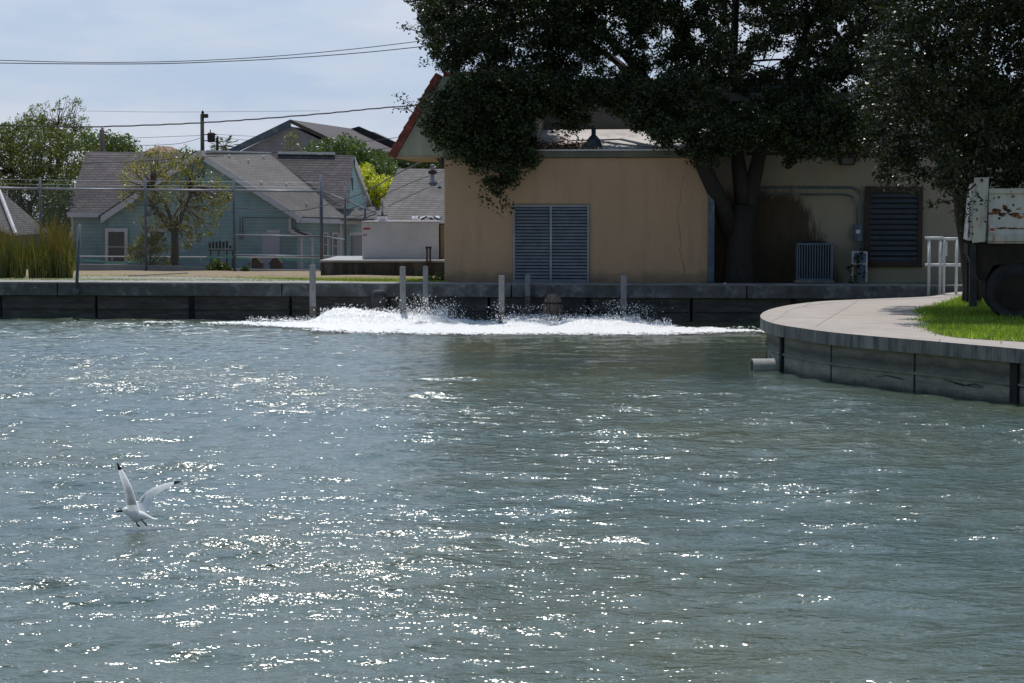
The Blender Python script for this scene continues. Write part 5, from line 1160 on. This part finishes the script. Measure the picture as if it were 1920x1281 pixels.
def oak_trunk(mb_):
    f1 = at(1395, 385, 50.2); 
    mb_.tube([tb - Vector((0, 0, .3)), tb + Vector((0, 0, .15)), tb + Vector((0, 0, .6)), at(1390, 430, 50.2), f1], [.52, .44, .38, .36, .32], 14)
    OAK_ = (([at(1372, 440, 50.2), at(1352, 380, 49.9), at(1322, 320, 49.55), at(1300, 268, 49.45), at(1255, 200, 50.4), at(1150, 110, 52.6), at(1040, 40, 53)], .26),
                    ([f1, at(1388, 330, 50.2), at(1380, 270, 50.4), at(1372, 160, 52.4), at(1380, 0, 53.2), at(1375, -110, 53.2)], .24),
                    ([at(1400, 420, 50.2), at(1408, 360, 50.2), at(1422, 300, 50.2), at(1440, 230, 50.7), at(1490, 120, 52.8), at(1540, -20, 53.5)], .26),
                    ([at(1290, 255, 49.5), at(1200, 205, 50.6), at(1080, 190, 51.6), at(960, 195, 50.6), at(880, 235, 50.0)], .13),
                    ([at(1255, 200, 50.4), at(1100, 20, 53), at(980, -100, 53)], .14), ([at(1040, 40, 53), at(930, 50, 52), at(850, 70, 51.2)], .09))
    OAKP = [p_[2:] if len(p_) > 4 else p_ for p_, _ in OAK_]
    for pts, r0 in OAK_:
        k_ = len(pts); mb_.tube(pts, [r0 * (1 - .75 * i_ / (k_ - 1)) for i_ in range(k_)], 9)
    spread_limbs(mb_, OAKP, [c for c in C_ if c[2] > 5.2], 260, .032, .008)
t = thing('oak_tree', 'big dark live oak growing between the tan building and the stained cream wall', 'tree', tuple(tb))
mb = MB(); oak_trunk(mb); mb.build('trunk', M['bark'], t, smooth=True)
cc = np.repeat(np.array(C_), 190, 0); rr = np.repeat(np.array(R_), 190); off = rng.normal(size=cc.shape); off /= np.linalg.norm(off, axis=1)[:, None]; off *= (rng.random(len(cc)) ** .5 * rr)[:, None]; off[:, 2] = off[:, 2] * .8 - .04
ex = []
for pts, n_, sp in ((((800, 200), (775, 192), (752, 182), (737, 176)), 60, .07), (((795, 225), (765, 205), (740, 202)), 45, .07), (((785, 60), (765, 52), (750, 48)), 60, .09), (((820, 120), (800, 112), (790, 118)), 60, .08), (((830, 86), (800, 80), (785, 84)), 50, .08), (((935, 370), (950, 385), (952, 398)), 120, .12), (((905, 340), (915, 365), (912, 380)), 110, .12)):
    pp_ = [at(x, y, 49.3) for x, y in pts]
    for k_ in range(n_):
        f_ = random.random() * (len(pp_) - 1); i_ = int(f_); q_ = pp_[i_].lerp(pp_[min(i_ + 1, len(pp_) - 1)], f_ - i_); ex.append([q_.x + random.gauss(0, sp), q_.y + random.gauss(0, sp), q_.z + random.gauss(0, sp)])
allc = np.concatenate([cc + off, np.array(ex)])
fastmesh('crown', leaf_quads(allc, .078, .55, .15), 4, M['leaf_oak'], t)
mb = MB()
for pts in (((810, 225), (790, 210), (765, 193), (738, 177)), ((800, 228), (765, 205), (738, 203)), ((830, 75), (790, 62), (752, 48))):
    mb.tube([at(x, y, 49.3) for x, y in pts], [.02, .014, .008, .004][:len(pts)], 5)
mb.build('twig', M['bark'], t)
# the second tree over the truck
random.seed(12)
oak2 = [(1655, -30), (1640, 60), (1625, 140), (1612, 210), (1625, 270), (1640, 310), (1668, 335), (1700, 345), (1720, 330), (1760, 318), (1780, 350), (1800, 385), (1815, 345), (1850, 335), (1880, 352), (1905, 330), (1925, 350), (2050, 340), (2250, 300), (2350, 100), (2250, -120), (2000, -230), (1750, -150)]
C2, R2_ = silhouette(oak2, 1250, lambda x, y: (38.2, 41.6) if x < 1735 and y > 200 else ((34.6, 40.5) if y < 320 or x > 1800 else (35.4, 41)), (.18, .42))
tb2 = Vector((at(1822, 560, 41.5).x, 41.5, PZ))
t = thing('oak_tree', 'leafy oak with glinting leaves overhanging the dump truck at the right', 'tree', tuple(tb2))
mb = MB(); mb.tube([tb2 - Vector((0, 0, .2)), tb2 + Vector((0, 0, .3)), at(1815, 470, 41.4), at(1803, 400, 41.2), at(1800, 300, 41), at(1830, 180, 40.5), at(1860, 0, 40), at(1900, -200, 40)], [.24, .2, .17, .155, .14, .12, .1, .05], 10)
mb.tube([at(1803, 400, 41.2), at(1770, 250, 40.5), at(1700, 150, 39.5)], [.12, .08, .03], 8); mb.tube([at(1800, 300, 41), at(1900, 220, 40), at(2050, 150, 39.5)], [.12, .08, .03], 8)
spread_limbs(mb, [[at(1803, 380, 41.2), at(1800, 300, 41), at(1830, 180, 40.5), at(1860, 0, 39)], [at(1803, 400, 41.2), at(1770, 250, 40.5), at(1700, 150, 39.5)], [at(1800, 300, 41), at(1900, 220, 40), at(2050, 150, 38.5)]], C2, 150, .026, .007)
mb.build('trunk', M['bark'], t, smooth=True)
cc = np.repeat(np.array(C2), 190, 0); rr = np.repeat(np.array(R2_), 190); off = rng.normal(size=cc.shape); off /= np.linalg.norm(off, axis=1)[:, None]; off *= (rng.random(len(cc)) ** .5 * rr)[:, None]; off[:, 2] = off[:, 2] * .75 - .04
ex = []
for pts, n_, sp in ((((1735, 388), (1760, 380), (1790, 378)), 40, .05), (((1800, 372), (1810, 400), (1808, 420)), 90, .12), (((1818, 350), (1838, 372), (1835, 395)), 40, .08)):
    pp_ = [at(x, y, 34.6) for x, y in pts]
    for k_ in range(n_):
        f_ = random.random() * (len(pp_) - 1); i_ = int(f_); q_ = pp_[i_].lerp(pp_[min(i_ + 1, len(pp_) - 1)], f_ - i_); ex.append([q_.x + random.gauss(0, sp), q_.y + random.gauss(0, sp), q_.z + random.gauss(0, sp)])
mb = MB(); mb.tube([at(x, y, 34.6) for x, y in ((1830, 345), (1800, 372), (1765, 380), (1735, 388))], [.018, .012, .008, .003], 5); mb.build('twig', M['bark'], t)
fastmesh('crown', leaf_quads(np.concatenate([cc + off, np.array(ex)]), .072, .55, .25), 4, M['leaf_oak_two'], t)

# left background trees
def generic_tree(name, label, px, pybase, v, poly, n, rr_, per, size, lm_, forks=6, r0=.2, bark=None, group=None, depth=3, zbase=ZG, limbs=60, splay=None):
    C_, R_ = silhouette(poly, n, (v - depth, v + depth), rr_)
    b_ = Vector((at(px, pybase, v).x, v, zbase))
    def tf(mb_):
        cx_ = sum(c[0] for c in C_) / len(C_); zlo = min(c[2] for c in C_); zhi = max(c[2] for c in C_)
        f_ = Vector((b_.x + (cx_ - b_.x) * .3, v, max(zbase + .3, zbase + (zlo - zbase) * .9 + .35 * 0 + (splay or 0))))
        mb_.tube([b_ - Vector((0, 0, .2)), b_.lerp(f_, .5) + Vector((.05, 0, 0)), f_], [r0, r0 * .85, r0 * .7], 8)
        hubs = []
        for k in range(forks):
            c = Vector(random.choice(C_)); m_ = f_.lerp(c, .65); limb(mb_, f_ - Vector((0, 0, r0)), m_, r0 * .5, r0 * .22, .12, 6, 5); hubs.append(m_)
        for c in random.sample(C_, min(limbs, len(C_))):
            c = Vector(c); h_ = min(hubs, key=lambda q_: (q_ - c).length); limb(mb_, h_, c, r0 * .16, r0 * .04, .15, 4, 4)
    return leafy(name, label, 'tree', tuple(b_), C_, R_, per, size, lm_, tf, bark, group)
random.seed(21)
generic_tree('mesquite_tree', 'tall pale green feathery tree filling the left edge behind the bungalow', 60, 505, 104, [(-120, 245), (-20, 240), (30, 232), (55, 218), (90, 222), (125, 240), (150, 280), (155, 310), (140, 340), (145, 420), (120, 430), (80, 400), (-120, 400)], 620, (.2, .7), 90, .13, M['leaf_left'], 8, .28)
generic_tree('mesquite_tree', 'thin bare-topped tree with sparse twigs above the left tree mass', 110, 505, 107, [(40, 225), (60, 200), (95, 190), (120, 178), (150, 188), (168, 225), (170, 265), (100, 270)], 130, (.12, .3), 20, .10, M['leaf_left'], 8, .16, limbs=110)
generic_tree('shade_tree', 'dark bushy tree behind the left roof end of the teal house', 118, 505, 99, [(80, 350), (128, 330), (140, 400), (128, 480), (95, 500), (70, 430)], 90, (.3, .6), 110, .13, M['leaf_dk'], 4, .15)
generic_tree('shade_tree', 'rounded dark tree behind the bare pole stub', 225, 500, 135, [(150, 250), (185, 262), (215, 252), (240, 262), (262, 285), (262, 330), (150, 330)], 120, (.5, .9), 70, .2, M['leaf_mid'], 4, .25)
generic_tree('shade_tree', 'low tree line seen over the teal ridge left of the utility pole', 330, 500, 150, [(262, 287), (300, 290), (360, 280), (440, 286), (440, 340), (262, 340)], 90, (.4, .8), 60, .2, M['leaf_dk'], 4, .2)
generic_tree('shade_tree', 'green bushy tree in front of the mauve building roof', 625, 500, 118, [(572, 290), (590, 275), (615, 266), (650, 262), (676, 274), (690, 285), (700, 305), (700, 360), (575, 330)], 210, (.35, .7), 90, .17, M['leaf_mid'], 5, .2)
generic_tree('shade_tree', 'thin leafless-looking sapling against the mauve gable wall', 545, 500, 112, [(528, 290), (535, 255), (552, 245), (565, 262), (568, 292)], 30, (.15, .3), 14, .11, M['leaf_left'], 6, .08)
generic_tree('golden_tree', 'bright yellow-green tree right of the teal gable', 705, 500, 110, [(672, 322), (690, 315), (712, 345), (735, 335), (738, 360), (722, 385), (695, 392), (680, 360)], 130, (.25, .5), 100, .14, M['leaf_yel'], 4, .12)
generic_tree('shade_tree', 'green tree mass under the tan roof overhang, behind the shingled house', 770, 500, 120, [(690, 300), (730, 296), (765, 292), (860, 290), (870, 340), (745, 345), (735, 370), (700, 330)], 230, (.4, .8), 90, .18, M['leaf_dk'], 5, .2)
generic_tree('shade_tree', 'mid green tree behind the golden one', 715, 500, 116, [(668, 300), (720, 300), (742, 320), (735, 380), (700, 400), (672, 330)], 110, (.35, .7), 90, .16, M['leaf_mid'], 4, .15)
random.seed(31)
generic_tree('yellowing_tree', 'small twisted tree with yellowing leaves behind the tall fence', 325, 505, 86.5, [(228, 330), (245, 300), (275, 280), (330, 275), (375, 285), (392, 320), (428, 350), (432, 390), (405, 420), (400, 445), (350, 470), (340, 440), (300, 430), (262, 410), (228, 380)], 210, (.10, .44), 46, .10, M['leaf_small'], 9, .22, M['bark2'], None, 1.4, 0.0, 150, .9)
generic_tree('yellowing_tree', 'low leafy shrub-like tree left of the twisted trunk', 285, 508, 85.6, [(240, 480), (250, 445), (270, 420), (305, 425), (318, 460), (318, 500), (258, 502)], 60, (.15, .3), 50, .10, M['leaf_small'], 5, .07, M['bark2'], None, .6, 0.0, 30)
# palm
p = Wp(424, 500, 140); q = Wp(424, 278, 140)
t = thing('palm_tree', 'small fan palm top showing right of the transformer', 'palm', (p.x, 140, ZG))
MB().tube([(p.x, 140, ZG), (p.x, 140, q.z)], [.22, .17], 8).build('trunk', M['bark2'], t, smooth=True)
mb = MB()
for k in range(34):
    th, ph = random.uniform(0, 6.28), random.uniform(-.5, 1.2); d = Vector((math.cos(th) * math.cos(ph), math.sin(th) * math.cos(ph), math.sin(ph))); c = Vector((p.x, 140, q.z)); e_ = c + d * random.uniform(.5, .8)
    mb.tube([c, e_], .015, 4)
    s_ = d.cross(Vector((0, 0, 1))).normalized()
    for j in range(-5, 6):
        dd = (d + s_ * j * .22).normalized() * .5; w_ = s_.cross(d) * .03; n = len(mb.v); mb.v += [tuple(e_ - w_), tuple(e_ + w_), tuple(e_ + dd - Vector((0, 0, .12)))]; mb.f.append((n, n + 1, n + 2))
mb.build('crown', M['leaf_dk'], t)
# bush by the fence, weeds at the tan building
def bush(name, lab, px, py, v, zb_, cs, per, size, lm_):
    b_ = Vector((at(px, py, v).x, v, zb_)); C_ = [tuple(b_ + Vector(c[:3])) for c in cs]; R_ = [c[3] for c in cs]
    leafy(name, lab, 'shrub', tuple(b_), C_, R_, per, size, lm_, lambda m_: [limb(m_, b_, Vector(c), .02, .006, .1, 4, 3) for c in C_], M['bark2'], None, 1, -.4)
bush('shrub', 'green shrub at the foot of the tall fence right of the small tree', 407, 506, 83.4, .22, [(-.3, 0, .15, .28), (.0, 0, .3, .32), (.25, 0, .2, .28), (.5, 0, .05, .2), (1.2, 0, .08, .2)], 220, .12, M['leaf_mid'])
bush('shrub', 'low tuft of weeds at the left foot of the tan building', 820, 527, 52, .93, [(-.2, 0, .05, .14), (.05, 0, .08, .17), (.25, 0, .08, .17)], 150, .08, M['leaf_mid'])
# reeds
random.seed(41)
n = 5200
px_ = rng.uniform(-60, 136, n); gate_ = (np.sin(px_ * .21) + np.sin(px_ * .093 + 1) + 1.1 > rng.random(n) * 1.9 - .3) | (px_ > 92); px_ = px_[gate_]; n = len(px_)
yv = rng.uniform(53.5, 55.8, n); hh = np.interp(px_, [-60, 10, 60, 85, 95, 110, 125, 136], [1.5, 1.45, 1.3, 1.2, 1.75, 1.8, 1.45, 1.1]) * rng.uniform(.3, 1.0, n) ** .7 * (1 + .22 * np.sin(px_ * .35) * np.sin(px_ * .13 + 2))
X0 = (px_ - CX) / FPX * yv; zb_ = .87; m_ = 4; quads = []
lx, ly = rng.normal(0, .17, n) * hh, rng.normal(0, .12, n) * hh; wv = rng.uniform(.009, .02, n); th = rng.normal(0, .7, n)
for k in range(m_):
    f0_, f1_ = k / m_, (k + 1) / m_
    def pt(f, s): return np.stack([X0 + lx * f ** 2 + s * wv * (1 - f * .85) * np.cos(th), yv + ly * f ** 2 + s * wv * (1 - f * .85) * np.sin(th), zb_ + hh * f], 1)
    quads.append(np.stack([pt(f0_, -1), pt(f0_, 1), pt(f1_, 1), pt(f1_, -1)], 1))
o = fastmesh('reeds', np.stack(quads, 1).reshape(-1, 3), 4, M['reed'], loc=(float(X0.mean()), 54.5, .87)); tag(o, 'stand of tall green and brown reeds on the bank at the left edge', 'reeds', kind='stuff')

# ------------------------------------------------------------------ the gull
YB = 16.7
t = thing('gull', 'white gull flying low over the water with wings raised and legs dangling', 'gull', tuple(at(255, 968, YB)))
def g(px, py, dy=0): return at(px, py, YB + dy)
def loft(mb_, secs):                             # secs: centre, chord dir, normal dir, half chord, half thickness
    base = len(mb_.v); n = 10
    for c, cd, nd, hc, ht in secs:
        cd = Vector(cd).normalized(); nd = Vector(nd); nd = (nd - cd * nd.dot(cd)).normalized()
        for k in range(n):
            a_ = 2 * math.pi * k / n; mb_.v.append(tuple(Vector(c) + cd * math.cos(a_) * hc + nd * math.sin(a_) * ht))
    for i_ in range(len(secs) - 1):
        for k in range(n): a0 = base + i_ * n + k; a1 = base + i_ * n + (k + 1) % n; mb_.f.append((a0, a1, a1 + n, a0 + n))
    mb_.f.append(tuple(base + k for k in range(n))); mb_.f.append(tuple(base + (len(secs) - 1) * n + k for k in range(n)))
bd = MB()
# body from forehead to rump, then tail
spine = [(229.5, 956.5, 5, 4), (233, 956, 9, 8), (237, 957, 12, 11), (241, 959.5, 12, 11), (246, 963, 16, 15), (252, 967, 20, 19), (259, 969, 20, 19), (266, 968, 15, 14), (273, 968, 9, 10), (280, 970, 5, 9), (288, 972.5, 3, 11), (296, 973.5, 1.6, 12)]
sc_ = 1 / (FPX / YB)
loft(bd, [(g(x, y, (x - 255) * .0016), (0, 1, 0), (0.15, 0, 1), b_ * sc_ * .56, a_ * sc_ * .58) for x, y, a_, b_ in spine])
# near wing, raised: root -> wrist -> tip ; chord runs along the body axis
def wing(secs):
    loft(bd, [(g(x, y, dy), Vector((cx_, cyy, cz)), Vector((-.3, -1, .2)), hc * sc_ * 1.22, ht * sc_) for x, y, dy, cx_, cyy, cz, hc, ht in secs])
wing([(250, 960, -.02, 1, .35, -.1, 10, 3), (247.5, 947, -.05, 1, .4, -.1, 9, 2.6), (244, 930, -.10, 1, .45, -.05, 7.5, 2.0), (239.5, 914, -.15, 1, .5, .1, 6.8, 1.7), (234, 901, -.20, 1, .4, .1, 6, 1.3), (229, 889, -.25, 1, .3, .15, 4.6, 1.0), (224, 878, -.29, 1, .2, .2, 3.1, .8), (219.5, 867.5, -.33, 1, .1, .2, .8, .5)])
wing([(262, 961, .02, .8, .4, -.1, 10, 3), (266.5, 951, .05, .8, .4, -.4, 9.5, 2.6), (272.5, 940, .09, .75, .4, -.5, 9.5, 2), (280, 930, .13, .6, .45, -.65, 9, 1.7), (291, 921.5, .17, .45, .45, -.8, 7.6, 1.4), (304, 914.5, .21, .35, .45, -.85, 6, 1.1), (318, 908.8, .25, .3, .5, -.85, 4.4, .9), (330, 904.8, .29, .2, .5, -.85, 2.8, .7), (340, 902.5, .32, .2, .5, -.8, .8, .4)])
M['gwhite'] = plain('gull_white', (.92, .92, .93), .7)
M['ggrey'] = plain('gull_grey', (.50, .50, .53), .7)
for _k in ('gwhite', 'ggrey'):
    _b = M[_k].node_tree.nodes['Principled BSDF']; _b.inputs['Subsurface Weight'].default_value = 1; _b.inputs['Subsurface Radius'].default_value = (1, 1, 1); _b.inputs['Subsurface Scale'].default_value = .035
M['gblack'] = plain('gull_black', (.015, .015, .018), .6)
ob = bd.build('plumage', M['gwhite'], t, smooth=True)
rm = ob.modifiers.new('r', 'REMESH'); rm.mode = 'VOXEL'; rm.voxel_size = .0028
sm = ob.modifiers.new('s', 'SMOOTH'); sm.factor = .5; sm.iterations = 3
dg = bpy.context.evaluated_depsgraph_get(); nm_ = bpy.data.meshes.new_from_object(ob.evaluated_get(dg)); ob.modifiers.clear(); ob.data = nm_; nm_.materials.clear()
for k in ('gwhite', 'ggrey', 'gblack'): nm_.materials.append(M[k])
bb_ = base_of(t)
tipn, tipf, head = g(219.5, 867.5, -.33) - bb_, g(340, 902.5, .32) - bb_, g(233.5, 954, -.01) - bb_
for p_ in nm_.polygons:
    c = p_.center; k = 0
    wz = c.z > (g(250, 945) - bb_).z
    if wz: k = 1
    if wz and c.x > (g(262, 940) - bb_).x and p_.normal.x > .55: k = 0
    if (c - tipn).length < .088 or (c - tipf).length < .075: k = 2
    if (c - head).length < .021 and c.y < .02: k = 2 if (c - head).length < .016 else 1
    p_.material_index = k
nm_.shade_smooth()
b0 = g(231, 957.5, -.03); b1 = g(216.5, 960.5, -.05)
MB().tube([b0, b0.lerp(b1, .5) + Vector((0, 0, .003)), b1], [.013, .010, .003], 8).build('bill', M['gblack'], t, smooth=True)
for pts in (((254, 974), (256, 980), (257, 983), (258.5, 987)), ((264, 972), (268, 978), (271, 981), (273.5, 982))):
    mb = MB(); P_ = [g(x, y) for x, y in pts]; mb.tube(P_, [.009, .006, .006, .004], 6)
    f_ = P_[-2]; 
    for k in (-1, 0, 1): mb.tube([f_, f_ + Vector((.022 * 1, .018 * k, -.022))], [.006, .003], 5)
    mb.build('leg', M['gblack'], t, smooth=True)
